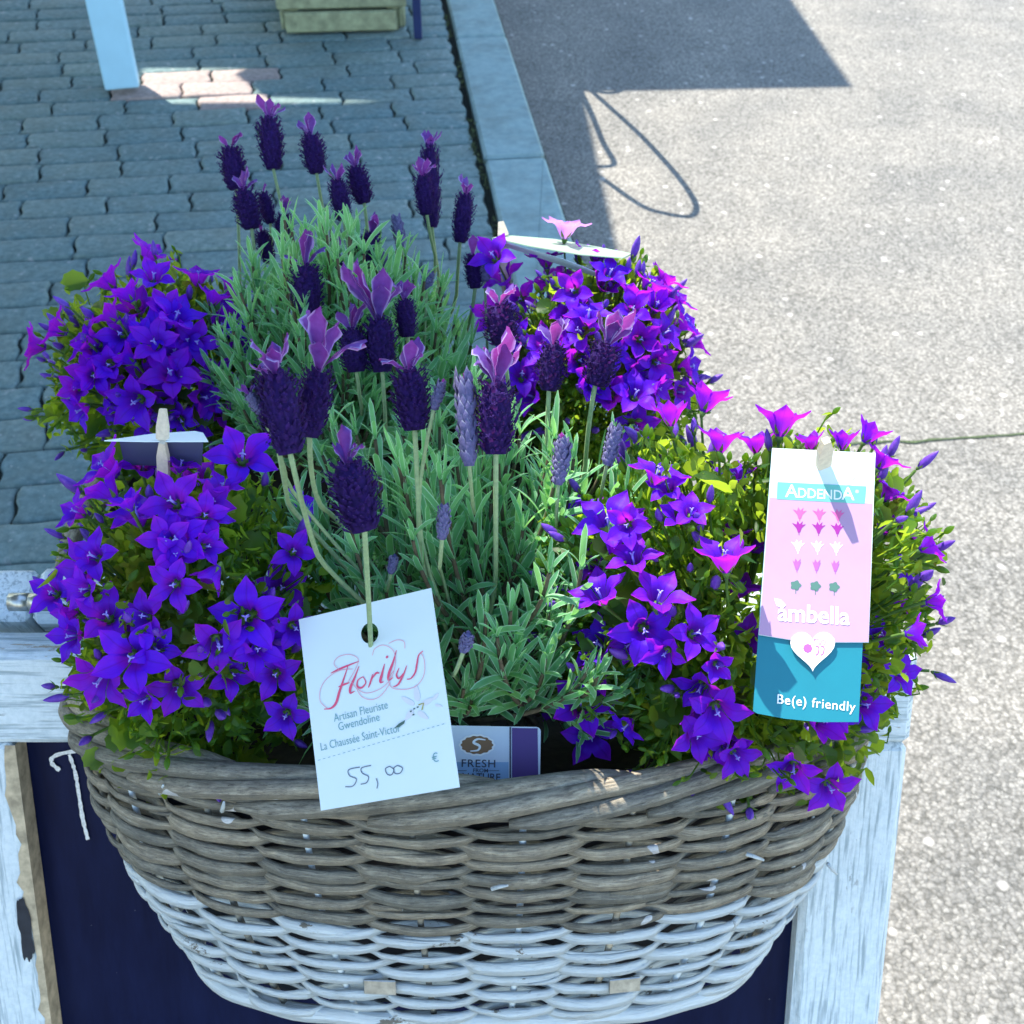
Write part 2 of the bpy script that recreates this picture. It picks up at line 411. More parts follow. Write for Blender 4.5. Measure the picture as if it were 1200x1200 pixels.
# kerb: separate concrete stones with tight joints
kerb = tag(put('kerb', None, Matrix.Translation(GP(0,-KW/2,0))), kind='structure')
a = -3.6
while a < 9:
    L = 0.99
    mb = MB(); mb.smooth = False
    box(mb, GP(a+L/2, -KW/2+0.004, -0.11), KD, KR, Z_, L/2-0.004, KW/2-0.008, 0.11, 0.008, 0.001)
    obj('kerb_stone', mb, M['kerb'], kerb, GP(a+L/2, -KW/2, -0.11)); a += 1.0
mb = MB(); box(mb, GP(2.5, -KW/2, -0.16), KD, KR, Z_, 6.4, KW/2+0.006, 0.13)
obj('joint_filling', mb, M['joint'], kerb)

# brick pavement
pave = tag(put('brick_pavement', None, Matrix.Translation(GP(0,-1.5,0))), kind='structure')
mb = MB(); box(mb, GP(4, -KW-4.012, -0.08), KD, KR, Z_, 8, 4.0, 0.068)
obj('sand_bed', mb, M['joint'], pave)
BL_, BW_ = 0.222, 0.113
def brick_mb(seed):
    rr = random.Random(seed); m = MB(); m.smooth = True
    hl, hw = BL_/2-0.0035, BW_/2-0.003
    out = []
    K = 5
    def wv(t): return 0.006*math.sin(2*math.pi*t)     # wavy ends
    for i in range(K): out.append((-hl+2*hl*i/K + wv(0), -hw))
    for i in range(K): t = i/K; out.append((hl+wv(t), -hw+2*hw*t))
    for i in range(K): out.append((hl-2*hl*i/K, hw))
    for i in range(K): t = 1-i/K; out.append((-hl+wv(t), -hw+2*hw*t))
    out = [(x+rr.uniform(-.0022,.0022), y+rr.uniform(-.0026,.0026)) for x, y in out]
    n = len(out); vs = []; tl = (rr.uniform(-.012,.012), rr.uniform(-.018,.018))
    for (z, sh) in ((-0.05, 0), (-0.006, 0), (-0.0015, 0.003), (0, 0.008)):
        for x, y in out:
            s = max(1-sh/hw, 0); sx = 1-sh/hl
            vs.append(Vector((x*sx, y*s, z + (x*tl[0]+y*tl[1] if z > -0.04 else 0))))
    fs = [(r*n+i, r*n+(i+1)%n, (r+1)*n+(i+1)%n, (r+1)*n+i) for r in range(3) for i in range(n)]
    fs.append(tuple(range(3*n, 4*n))); m.add(vs, fs); return m
BM = [brick_mb(i) for i in range(8)]
BME = [b.mesh('brick', M['brick']) for b in BM]; BMR = [b.mesh('brick', M['brick_sun_tint']) for b in BM[:3]]
Rb = Matrix(((KR.x, KD.x, 0, 0), (KR.y, KD.y, 0, 0), (0, 0, 1, 0), (0, 0, 0, 1)))
cand = []; far = []
row = 0
a = -2.6
rj = random.Random(3)
while a < 11:
    off = (row*0.37 + rj.uniform(-.12,.12)) % 1.0
    b = -KW-0.010-BW_*0 - BL_/2 + off*0
    x = -KW-0.012
    first = BL_*(0.45+0.55*off)
    while x > -5.2:
        L = first if first else BL_; first = None
        cx = x-L/2; c = GP(a, cx, rj.uniform(-.004,.002))
        q = c-CAM; dep = q.dot(FW); px = 600+q.x/dep*FPX; py = 600-q.dot(UP)/dep*FPX
        vis = dep > 0.2 and -70 < px < 640 and -25 < py < 760
        cand.append((dep if vis else 1e3+q.length, c, L/BL_, vis, px, py)); x -= L
    a += BW_; row += 1
cand.sort(key=lambda t: t[0])
far = MB()
nb = 0
for k, (d, c, sx, vis, px, py) in enumerate(cand):
    Mx = Matrix.Translation(c) @ Rb @ Matrix.Rotation(rj.uniform(-.012,.012), 4, 'Z') @ Matrix.Diagonal((sx, 1, 1, 1))
    if vis and nb < 300:
        in_sun = (60 < px < 300 and 84 < py < 122)  # bricks in the sun patch take the copy with sunlight in its colour
        put('brick', (BMR[nb % 3] if in_sun and 150 < px < 290 else BME[nb % 8]), Mx, pave); nb += 1
    else: far.merge(BM[k % 8], Mx)
o = obj('brick', far, M['brick'], pave); o['kind'] = 'stuff'; o.name = 'far_bricks'
# weeds and moss in the joint between bricks and kerb
mb = MB()
for k in range(900):
    a = R(-1.5, 6); c = GP(a, -KW-0.004+random.gauss(0,0.006)+0.01*noise.noise(Vector((a*3,0,0))), 0)
    if noise.noise(Vector((a*4.3, 1, 2))) < -0.1: continue
    for _ in range(3):
        d = Vector((R(-1,1), R(-1,1), R(.3,1))).normalized(); s = Vector((R(-1,1), R(-1,1), 0)).normalized()*0.003
        L = R(.004,.012); mb.add([c-s, c+s, c+d*L], [(0,1,2)])
tag(obj('moss', mb, M['moss']), 'thin line of moss growing along the joint between bricks and kerb', 'moss', kind='stuff')

# ------------------------------------------------------------------ awning added out of view to cast the big shade, with a visible pale post
AZ = 2.6; SH = Vector((SUN.x/SUN.z, SUN.y/SUN.z, 0))*AZ
pb = G(143, 108)
awn = thing('post_and_shade_canopy', pb, 'pale blue square post on the bricks at the upper left, with an unseen canopy added for shade', 'shade_canopy')
mb = MB(); mb.smooth = False
box(mb, pb+Vector((0,0.02,AZ/2)), Vector((math.cos(.25),math.sin(.25),0)), Vector((-math.sin(.25),math.cos(.25),0)), Z_, 0.052, 0.05, AZ/2-0.02, 0.004)
M['post'] = plain('pale_blue_paint', (0.36,0.66,0.86), 0.5, 0, 0.04, 12)
obj('post', mb, M['post'], awn)
M['shade_canvas'] = plain('shade_canvas', (0.45,0.47,0.5), 0.9, 0, 0.08, 40)
def shade_canvas(pts):
    """a slab of canvas whose shadow on the ground has these corners"""
    m = MB(); m.smooth = False
    n = len(pts); vs = []
    for z in (0, 0.03):
        for x, y in pts: vs.append(Vector((x, y, ROADZ*0.5)) + SH*((AZ-ROADZ*0.5)/AZ) + Vector((0,0,AZ+z)))
    fs = [tuple(range(n-1,-1,-1)), tuple(range(n,2*n))] + [(i,(i+1)%n,(i+1)%n+n,i+n) for i in range(n)]
    m.add(vs, fs); obj('shade_canvas', m, M['shade_canvas'], awn)
def edge(y): return 0.268 - (y-2.72)*0.047 + 0.01
e = edge
shade_canvas([(-6,-1.5),(e(-1.5)-.03,-1.5),(e(3.64),3.64),(-0.3,3.64),(-0.62,3.62),(-0.84,3.62),(-6,3.62)])
shade_canvas([(-6,3.6205),(-1.20,3.6205),(-1.20,3.9295),(-6,3.9295)])
shade_canvas([(-0.88,3.86),(-0.76,3.68),(-0.3,3.6405),(e(3.64),3.6405),(e(3.9),3.9295),(-0.84,3.9295)])
shade_canvas([(-6,3.93),(e(3.9),3.93),(e(3.9)+.02,3.935),(1.13,3.99),(0.95,7.5),(-6,7.5)])
mb = MB()
for (x, y) in ((-3.5,-1.2),(-3.5,4.0)): box(mb, Vector((x, y, AZ/2)), X_, Y_, Z_, .05, .05, AZ/2)
obj('rear_post', mb, M['post'], awn)

# ------------------------------------------------------------------ slatted crate planter and navy post with wire loops
c0 = G(328, 44); c1 = G(478, 40); cw = (c1-c0).length; cx = (c1-c0).normalized(); cy = Vector((-cx.y, cx.x, 0))
crate = thing('wooden_planter', (c0+c1)/2, 'slatted wooden planter box in greenish bare timber at the top of the bricks', 'planter')
M['slat'] = plain('green_timber', (0.26,0.30,0.19), 0.8, 0, 0.3, 30, 0.5)
for side in (0, 1):
    for k in range(6):
        mb = MB(); mb.smooth = False
        z = 0.045+k*0.078; ins = 0.0
        Lh = cw/2 - (0.03 if k == 0 else 0.0)
        box(mb, (c0+c1)/2 + cy*(0.02+side*0.42) + cx*(-0.008 if k == 0 else 0) + Vector((0,0,z)), cx, cy, Z_, Lh, 0.014, 0.034, 0.006, 0.001)
        obj('slat', mb, M['slat'], crate)
for sx in (-1, 1):
    for k in range(6):
        mb = MB(); mb.smooth = False
        box(mb, (c0+c1)/2 + cx*sx*(cw/2-.018) + cy*0.23 + Vector((0,0,0.045+k*0.078)), cy, cx, Z_, 0.19, 0.013, 0.034, 0.006, 0.001)
        obj('slat', mb, M['slat'], crate)
for sx in (-1, 1):
    for sy in (0.042, 0.412):
        mb = MB(); mb.smooth = False
        box(mb, (c0+c1)/2 + cx*sx*(cw/2-.05) + cy*sy + Vector((0,0,0.23)), cx, cy, Z_, 0.018, 0.008, 0.225)
        obj('corner_post', mb, M['slat'], crate)
mb = MB(); box(mb, (c0+c1)/2 + cy*0.23 + Vector((0,0,0.38)), cx, cy, Z_, cw/2-.035, 0.17, 0.02); obj('soil', mb, M['soil'], crate)
pn = G(490, 46)
hook = thing('plant_hook_stand', pn, 'slim navy blue metal post standing against the right end of the wooden planter', 'stand')
mb = MB(); mb.smooth = False
M['navy'] = plain('navy_metal', (0.015,0.03,0.12), 0.4, 0.2, 0.1, 20)
box(mb, pn+Vector((0,0.01,0.5)), X_, Y_, Z_, 0.014, 0.012, 0.5, 0.003); obj('post', mb, M['navy'], hook)
# wires whose shadows fall on the road as long loops; each wire height 0.62 to 0.66
def W(px, py, z):
    g = G(px, py, ROADZ); s = SUN/SUN.z; return g + s*(z-ROADZ)
def wire(px, z0, z1, r=0.0095):
    # smooth through the points (Catmull-Rom)
    n = len(px); P3 = [W(x, y, z0+(z1-z0)*i/(n-1)) for i, (x, y) in enumerate(px)]; out = []
    for i in range(n-1):
        p0, p1, p2, p3 = P3[max(i-1,0)], P3[i], P3[i+1], P3[min(i+2,n-1)]
        for s in range(6):
            t = s/6
            out.append(0.5*((2*p1)+(p2-p0)*t+(2*p0-5*p1+4*p2-p3)*t*t+(3*p1-p0-3*p2+p3)*t**3))
    out.append(P3[-1]); m = MB(); tube(m, out, r, 8); return m
obj('wire_loop', wire([(672,88),(700,112),(745,152),(785,195),(808,225),(816,243),(808,253),(780,250),(750,240),(700,205),(690,198)], .54, .57), M['navy'], hook)
obj('wire_loop', wire([(676,98),(692,130),(706,165),(719,188),(716,194),(700,195),(690,190)], .54, .57), M['navy'], hook)
obj('wire_loop', wire([(674,90),(690,103),(710,108),(725,106),(729,100),(724,90),(716,80)], .54, .57), M['navy'], hook)
top = pn+Vector((0,0,0.55))
mb = MB(); tube(mb, [top, W(676,92,.55), W(690,198,.56)], 0.008, 6); obj('arm', mb, M['navy'], hook)

# ------------------------------------------------------------------ the A-frame board
LEAN = math.radians(24)
BV = Vector((0, math.sin(LEAN), math.cos(LEAN))); BN = Vector((0, -math.cos(LEAN), math.sin(LEAN)))
B0 = Vector((0, 0.652, 0.753))       # on the front face at basket rim height
BV2 = Vector((0, -math.sin(LEAN), math.cos(LEAN))); BN2 = Vector((0, math.cos(LEAN), math.sin(LEAN)))
TH = 0.048
def FB(u, v, n=0): return B0 + X_*u + BV*v + BN*n
HY = (FB(0, -0.008, -TH)).y + 0.004
def FB2(u, v, n=0):
    q = Vector((0, 2*HY - B0.y, B0.z)); return q + X_*u + BV2*v + BN2*n
XL, XR, SW = -0.484, 0.324, 0.078
LEG = 0.815
board = thing('sandwich_board', FB((XL+XR)/2, -LEG, 0), 'A-frame board with peeling white frame and navy chalk panel, carrying both baskets', 'sign board')
def plank(fn, u0, u1, v0, v1, n0, n1, name, mat, U=X_, bev=0.003):
    m = MB(); m.smooth = False
    c = fn((u0+u1)/2, (v0+v1)/2, (n0+n1)/2)
    vv, nn = (BV, BN) if fn is FB else (BV2, BN2)
    box(m, Vector((0,0,0)), X_, Y_, Z_, abs(u1-u0)/2, abs(n1-n0)/2, abs(v1-v0)/2, bev, 0.0006)
    # local frame: x = across, z = along the board
    rot = Matrix((( 1, 0, 0, 0), (0, nn.y, vv.y, 0), (0, nn.z, vv.z, 0), (0,0,0,1)))
    if rot.determinant() < 0: rot = Matrix(((-1, 0, 0, 0), (0, nn.y, vv.y, 0), (0, nn.z, vv.z, 0), (0,0,0,1)))
    return put(name, m.mesh(name, mat), Matrix.Translation(c) @ rot, board)
plank(FB, XL, XR, -0.088, -0.008, -TH, 0.001, 'top_rail', M['paint_h'], bev=0.005)
plank(FB, XL, XL+SW, -LEG, -0.0885, -TH+.008, 0, 'stile', M['paint'], bev=0.004)
plank(FB, XR-SW, XR, -LEG, -0.0885, -TH+.008, 0, 'stile', M['paint'], bev=0.006)
plank(FB, XL+SW+.0005, XR-SW-.0005, -LEG+.02, -LEG+.1, -TH+.008, -0.002, 'bottom_rail', M['paint_h'])
plank(FB, XL+SW-.004, XR-SW+.004, -LEG+.1, -0.089, -0.030, -0.021, 'chalk_panel', M['board'], bev=0.001)
plank(FB2, XL, XL+SW, -LEG, -0.005, -TH+.002, 0, 'stile', M['paint'])
plank(FB2, XR-SW, XR, -LEG, -0.012, -TH+.002, 0, 'stile', M['paint'])
plank(FB2, XL+SW+.003, XR-SW-.003, -0.088, -0.002, -TH, 0.001, 'top_rail', M['paint_h'], bev=0.005)
plank(FB2, XL+SW+.0005, XR-SW-.0005, -LEG+.02, -LEG+.1, -TH+.008, -0.002, 'bottom_rail', M['paint_h'])
plank(FB2, XL+SW-.004, XR-SW+.004, -LEG+.1, -0.089, -0.030, -0.021, 'chalk_panel', M['board'], bev=0.001)
# bare wood strip along the left stile's inner arris: a ragged proud sliver
mb = MB(); n = 60; vs_ = []
for k in range(n+1):
    t = k/n; v = -0.0885 - t*0.55
    wd = 0.005 + 0.014*max(0, noise.noise(Vector((t*7, 0, 5)))+0.15) + 0.005*noise.noise(Vector((t*70, 1, 5)))
    e_ = XL+SW
    vs_ += [FB(e_-wd, v, 0.0012), FB(e_+0.0012, v, 0.0012), FB(e_+0.0012, v, -0.02)]
fs_ = []
for k in range(n):
    q = 3*k; fs_ += [(q, q+1, q+4, q+3), (q+1, q+2, q+5, q+4)]
mb.add(vs_, fs_); mb.smooth = False; obj('bare_wood_strip', mb, M['bare'], board)
M['hole'] = plain('dark_stain', (0.02,0.022,0.03), 0.8, 0, 0.3, 100)
mb = MB(); pts = []
n = 40
for k in range(n):
    q = 2*math.pi*k/n; r = 1+0.45*noise.noise(Vector((math.cos(q)*2.2, math.sin(q)*2.2, 9)))
    pts.append(FB(XL+SW-0.010+0.006*r*math.cos(q), -0.262+0.032*r*math.sin(q), 0.0022))
mb.add(pts, [tuple(range(n))]); obj('paint_chip', mb, M['hole'], board)
# hinge
for (px0, px1) in ((23, 45), (46.5, 68)):
    mb = MB(); a = (px0-600)/FPX*1.0; b = (px1-600)/FPX*1.0
    hz = B0.z - 0.008*math.cos(LEAN) - 0.012
    tube(mb, [Vector((a, HY+0.0, hz+.022)), Vector((b, HY, hz+.022))], 0.0075, 12)
    obj('hinge_knuckle', mb, M['metal'], board)
# chalk mark
def strokes(lines, wd, fn, lift):
    m = MB(); m.smooth = False
    for L in lines:
        n = len(L); vs = []
        for i, (x, y) in enumerate(L):
            dx = L[min(i+1,n-1)][0]-L[max(i-1,0)][0]; dy = L[min(i+1,n-1)][1]-L[max(i-1,0)][1]
            l = math.hypot(dx, dy) or 1; ww = wd if not callable(wd) else wd(i/(n-1))
            ox, oy = -dy/l*ww/2, dx/l*ww/2
            vs += [fn(x+ox, y+oy, lift), fn(x-ox, y-oy, lift)]
        m.add(vs, [(2*i, 2*i+1, 2*i+3, 2*i+2) for i in range(n-1)])
    return m
def crom(p, s=6):
    out = []; n = len(p)
    for i in range(n-1):
        a, b, c, d = p[max(i-1,0)], p[i], p[i+1], p[min(i+2,n-1)]
        for k in range(s):
            t = k/s
            out.append(tuple(0.5*((2*b[j])+(c[j]-a[j])*t+(2*a[j]-5*b[j]+4*c[j]-d[j])*t*t+(3*b[j]-a[j]-3*c[j]+d[j])*t**3) for j in (0,1)))
    out.append(p[-1]); return out
def onplane(px, py, p0, nrm):
    q = P(px, py, 1)-CAM; return CAM + q*((p0-CAM).dot(nrm)/q.dot(nrm))
PB = FB(0, 0, -0.0195)
def chalk(lst):
    m = MB(); m.smooth = False
    for L in lst:
        L = crom(L, 8); n = len(L); vs = []
        for i, (x, y) in enumerate(L):
            dx = L[min(i+1,n-1)][0]-L[max(i-1,0)][0]; dy = L[min(i+1,n-1)][1]-L[max(i-1,0)][1]; l = math.hypot(dx,dy) or 1
            ww = 2.2 + 1.4*noise.noise(Vector((x*.35, y*.35, 0)))
            vs += [onplane(x-dy/l*ww, y+dx/l*ww, PB, BN), onplane(x+dy/l*ww, y-dx/l*ww, PB, BN)]
        m.add(vs, [(2*i, 2*i+1, 2*i+3, 2*i+2) for i in range(n-1)])
    return m
obj('chalk_mark', chalk([[(70,903),(60,893),(66,885),(90,880),(128,877)], [(81,884),(88,905),(93,935),(97,960),(103,984)]]), M['chalk'], board)

# ------------------------------------------------------------------ wicker baskets
class Basket:
    def __init__(s, cx, fn, A, D, HB, vdir):
        s.cx, s.fn, s.A, s.D, s.HB = cx, fn, A, D, HB
        s.table = {}; s.V0 = -0.016
    def plan(s, th, h):
        m = 2.0/(2.05+0.75*min(h,1)**1.3)
        c = math.cos(th); si = max(math.sin(th), 0)
        a = s.A*(1 - 0.255*h**1.8); d = s.D*(1 - 0.30*h**1.3)
        u = -a*math.copysign(abs(c)**m, c); n = d*si**m
        u *= 0.97+0.03*min(1, si*2.2)
        return u, n
    def at(s, t, h, off=0.0, dv=0.0):
        """t 0..1 along the wall by length, h 0 rim .. 1 bottom"""
        key = round(h, 3)
        if key not in s.table:
            pts = [s.plan(math.pi*i/160, h) for i in range(161)]; L = [0]
            for i in range(160): L.append(L[-1]+math.hypot(pts[i+1][0]-pts[i][0], pts[i+1][1]-pts[i][1]))
            s.table[key] = (pts, L)
        pts, L = s.table[key]; g = min(max(t,0),1)*L[-1]; lo, hi = 0, 160
        while hi-lo > 1:
            mid = (lo+hi)//2
            if L[mid] <= g: lo = mid
            else: hi = mid
        f = (g-L[lo])/max(L[hi]-L[lo], 1e-9)
        u = pts[lo][0]*(1-f)+pts[hi][0]*f; n = pts[lo][1]*(1-f)+pts[hi][1]*f
        i0, i1 = max(lo-2,0), min(hi+2,160)
        tx, ty = pts[i1][0]-pts[i0][0], pts[i1][1]-pts[i0][1]; l = math.hypot(tx, ty)
        nx, ny = -ty/l, tx/l
        return s.fn(s.cx+u+nx*off, s.V0-s.HB*h+dv, n+ny*off+0.004), s.fn(0,0,0)*0 + (s.fn(nx,0,ny)-s.fn(0,0,0))
NS = 11
def rod_tube(mb, path, vdir, rv, rn, n=8):
    """elliptical rod: path of (point, radial normal), rv vertical radius list, rn radial radius list"""
    vs = []; uvs = []; N = len(path)
    for i, (p, nr) in enumerate(path):
        for k in range(n):
            q = 2*math.pi*k/n
            vs.append(p + vdir*math.sin(q)*rv[i] + nr*math.cos(q)*rn[i]); uvs.append((k/n, i/(N-1)))
    fs = [(i*n+k, (i+1)*n+k, (i+1)*n+(k+1)%n, i*n+(k+1)%n) for i in range(N-1) for k in range(n)]
    fs += [tuple(range(n)), tuple(range(N*n-1, (N-1)*n-1, -1))]
    mb.add(vs, fs, uvs)
def build_basket(cx, fn, vdir, label, A=0.310, D=0.195, HB=0.223, rows=28, white_from=16, seed=5):
    rr = random.Random(seed)
    B = Basket(cx, fn, A, D, HB, vdir)
    root = thing('wicker_basket', fn(cx, -HB, 0), label, 'basket', 'wicker baskets hung on the A-frame board')
    # liner
    m = MB(); n = 40; hs = [0.03, 0.2, 0.4, 0.6, 0.8, 1.0]; vs = []
    for h in hs:
        for i in range(n+1): vs.append(B.at(i/n, h, -0.016)[0])
    fs = [(j*(n+1)+i, j*(n+1)+i+1, (j+1)*(n+1)+i+1, (j+1)*(n+1)+i) for j in range(len(hs)-1) for i in range(n)]
    fs.append(tuple((len(hs)-1)*(n+1)+i for i in range(n+1)))
    m.add(vs, fs); obj('liner', m, M['liner'], root)
    m = MB(); ctr = fn(cx, -0.06, D*0.45); vs = [ctr+Vector((0,0,.01))]
    for i in range(n+1): vs.append(B.at(i/n, 0.16, -0.017)[0])
    m.add(vs, [(0, i+1, i+2) for i in range(n)] + [(0, n+1, 1)]); obj('soil', m, M['soil'], root)
    # stakes
    for i in range(NS+1):
        m = MB(); t = i/NS; path = [B.at(t, h/10, 0.0)[0] for h in range(11)]
        tube(m, path, 0.0024, 6)
        obj('stake', m, M['rod'] if i % 2 else M['white_rod'], root)
    # weavers
    pitch = 1.0/(rows+0.5)
    for k in range(rows):
        wt = white_from+(rows-white_from)*1.25; kk = k+.5 if k < white_from else white_from+(k-white_from+.5)*1.25; h = 0.075 + kk/wt*0.915
        white = k >= white_from
        amp = 0.0055; vr = 0.0037 if not white else 0.0037
        cuts = [0.0]; c = rr.uniform(0.10, 0.32)
        while c < 0.92: cuts.append(c); c += rr.uniform(0.18, 0.42)
        cuts.append(1.0)
        for j in range(len(cuts)-1):
            a = max(cuts[j]-0.05, 0); b = min(cuts[j+1]+0.05, 1); n = int((b-a)*95)+4
            path = []; rv = []; rn = []; th = rr.choice((0.72, 0.9, 1.0, 1.1, 1.32))*rr.uniform(.93, 1.07); ph = rr.uniform(0, 50); sl = rr.uniform(-.0032, .0032)
            fl_ = rr.uniform(.5, .72); o0 = rr.uniform(-.0012, .0018)
            for i in range(n+1):
                x = i/n; t = a+(b-a)*x
                wob = 0.0030*noise.noise(Vector((t*8, ph, k*.3)))+0.0012*noise.noise(Vector((t*45, ph, 1)))
                dv = wob + sl*(x-.5)*2
                s_ = math.cos(math.pi*(t*NS+k))
                off = (amp*s_**0.7 if s_ > 0 else -0.0125*(-s_)**0.75)+o0
                tap = min(1, 0.22+(x*7 if a > 0 else 1)) * min(1, 0.22+((1-x)*7 if b < 1 else 1))
                rad = vr*th*tap*(1+0.22*noise.noise(Vector((t*22, ph, 7))))*(1.0+0.12*s_)
                path.append(B.at(t, h, off, dv)); rv.append(rad); rn.append(rad*fl_)
            m = MB(); rod_tube(m, path, vdir, rv, rn, 7); obj('weaver', m, M['white_rod'] if white else M['rod'], root)
    # base of the basket: outer hoop
    m = MB(); path = [B.at(i/60, 1.0, 0.002, 0.001*math.sin(i)) for i in range(61)]
    rod_tube(m, path, vdir, [0.007]*61, [0.006]*61); obj('base_hoop', m, M['white_rod'], root)
    # rim: long thick rods laid over one another, each rising from the outside to the top
    nr = 9
    for j in range(nr):
        a = (j-1.2)/nr; b = a+2.9/nr; a2, b2 = max(a,0), min(b,1)
        n = int((b2-a2)*90)+4; path = []; rv = []; rn = []; ph = rr.uniform(0,90)
        for i in range(n+1):
            t = a2+(b2-a2)*i/n; x = (t-a)/(b-a)
            q = -0.55+x*2.4
            off = 0.010*math.cos(q*1.15); dv = -0.009+0.015*math.sin(q*1.1)+0.001*noise.noise(Vector((t*12, ph, 0)))
            tp = min(1, 0.45+x*6)*min(1, 0.5+(1-x)*6)*(1+0.08*noise.noise(Vector((t*25, ph, 4))))
            path.append(B.at(t, 0.015, off, dv)); rv.append(0.0066*tp); rn.append(0.0068*tp)
        m = MB(); rod_tube(m, path, vdir, rv, rn, 10); obj('rim_rod', m, M['rod'], root)
    for j in range(3):
        a = (-0.05, 0.28, 0.6)[j]; b = a+0.48; a2, b2 = max(a,0), min(b,1)
        n = 45; path = []; rv = []; rn = []
        for i in range(n+1):
            t = a2+(b2-a2)*i/n; x = (t-a)/(b-a)
            path.append(B.at(t, 0.07, 0.006-0.004*x, 0.004-0.006*x+0.0012*math.sin(t*30+j))); rv.append(0.0068); rn.append(0.005)
        m = MB(); rod_tube(m, path, vdir, rv, rn, 8); obj('rim_rod', m, M['rod'], root)
    # back wall of rods against the board
    m = MB()
    for k in range(8):
        h = 0.02+k*0.12; a0 = B.at(0, h)[0]; a1 = B.at(1, h)[0]
        tube(m, [a0, (a0+a1)/2, a1], 0.006, 6)
    obj('back_rods', m, M['rod'], root)
    return root, B
CXF = -0.029
basket_f, BF = build_basket(CXF, FB, BV, 'front wicker basket, grey above and white below, on the near side of the board')
basket_b, BB = build_basket(-0.125, FB2, BV2, 'rear wicker basket behind the board, only a bit of its grey rim showing', A=0.265, D=0.2, HB=0.24, rows=24, white_from=16, seed=9)
# tin clips on the front basket
for t, dv in ((0.405, 0), (0.66, -0.002)):
    m = MB(); m.smooth = False
    p, nr = BF.at(t, 0.80, 0.0085, dv); tx = BV.cross(nr).normalized()
    box(m, p, tx, nr, BV, 0.0115, 0.001, 0.0060, 0.0006); obj('metal_clip', m, M['metal'], basket_f)
# loose ends of willow sticking out
for t, h, L, q in ((0.24,0.1,0.014,0.9),(0.30,0.11,0.012,1.1),(0.52,0.33,0.012,0.5),(0.74,0.30,0.012,-0.4),(0.86,0.5,0.012,-1)):
    m = MB(); p, nr = BF.at(t, h, 0.013, 0); tx = BV.cross(nr).normalized()
    tube(m, [p, p+(tx*math.cos(q)+BV*math.sin(q))*L*.5+nr*.002, p+(tx*math.cos(q)+BV*math.sin(q))*L+nr*.005], [0.0016,0.0014,0.0008], 5); obj('loose_end', m, M['white_rod'], basket_f)

# ------------------------------------------------------------------ flowers: shared meshes
def corolla(openness, seed, lobes=5, L=0.0175):
    """bell flower opening along +Z; openness 0 = bell, 1 = flat star"""
    rr = random.Random(seed); m = MB(); nt_, nw = 8, 4
    for k in range(lobes):
        a0 = 2*math.pi*k/lobes + rr.uniform(-.09,.09); tl = rr.uniform(.88,1.1); curl = rr.uniform(-.15,.2)
        vs = []; uvs = []
        for i in range(nt_+1):
            t = i/nt_
            if t < 0.35: r = 0.0022+0.005*(t/0.35)**0.9; z = t/0.35*0.008
            else:
                x = (t-0.35)/0.65; ang = (0.25+1.25*openness)
                bend = ang*min(1, x*1.6)
                r = 0.0072+ x*L*0.72*math.sin(min(bend,1.65))*tl + 0.0015*x
                z = 0.008 + x*L*0.72*math.cos(min(bend,1.55))*tl*(1 if openness < .8 else .8) - 0.0015*(x**2)*curl*3 + 0.001*x
            if t < 0.42: wdt = r*math.tan(math.pi/lobes)*1.02
            else:
                x = (t-0.42)/0.58
                wdt = (0.0050*(1-x**1.9)**0.85*(1+0.40*math.sin(math.pi*min(x*1.25,1))) if x < 1 else 0.0)
            for j in range(nw+1):
                s = (j/nw-0.5)*2
                zz = z + 0.0013*(s*s)*(1 if t > .3 else 0.2)*(1-0.4*openness) + (0.0005 if j == nw//2 else 0)*0 - 0.0008*(1-abs(s))*math.sin(math.pi*t)
                rad = r - 0.10*wdt*s*s
                ca, sa = math.cos(a0), math.sin(a0); off = s*wdt
                if t < 0.42:
                    aa = a0 + s*math.pi/lobes; vs.append(Vector((math.cos(aa)*r, math.sin(aa)*r, zz)))
                else: vs.append(Vector((ca*rad-sa*off, sa*rad+ca*off, zz)))
                uvs.append((j/nw, t))
        fs = [(i*(nw+1)+j, i*(nw+1)+j+1, (i+1)*(nw+1)+j+1, (i+1)*(nw+1)+j) for i in range(nt_) for j in range(nw)]
        m.add(vs, fs, uvs)
    return m
def calyx_mb():
    m = MB()
    for k in range(5):
        a = 2*math.pi*(k+.5)/5; d = Vector((math.cos(a), math.sin(a), 0)); s = Vector((-d.y, d.x, 0))
        p0 = d*0.0015; p1 = d*0.0045+Vector((0,0,.003)); p2 = d*0.008+Vector((0,0,.0075))
        m.add([p0-s*.001, p0+s*.001, p1-s*.0013, p1+s*.0013, p2], [(0,1,3,2),(2,3,4)])
    tube(m, [Vector((0,0,-.004)), Vector((0,0,-.001)), Vector((0,0,.003))], [.0009,.0024,.0024], 6)
    return m
def pistil_mb():
    m = MB(); tube(m, [Vector((0,0,.003)), Vector((0,0,.0125))], .0008, 5)
    for k in range(3):
        a = 2*math.pi*k/3+.3; d = Vector((math.cos(a), math.sin(a), 0))
        tube(m, [Vector((0,0,.011)), d*.0013+Vector((0,0,.0132)), d*.0022+Vector((0,0,.0128))], [.0006,.0005,.0003], 4)
    return m
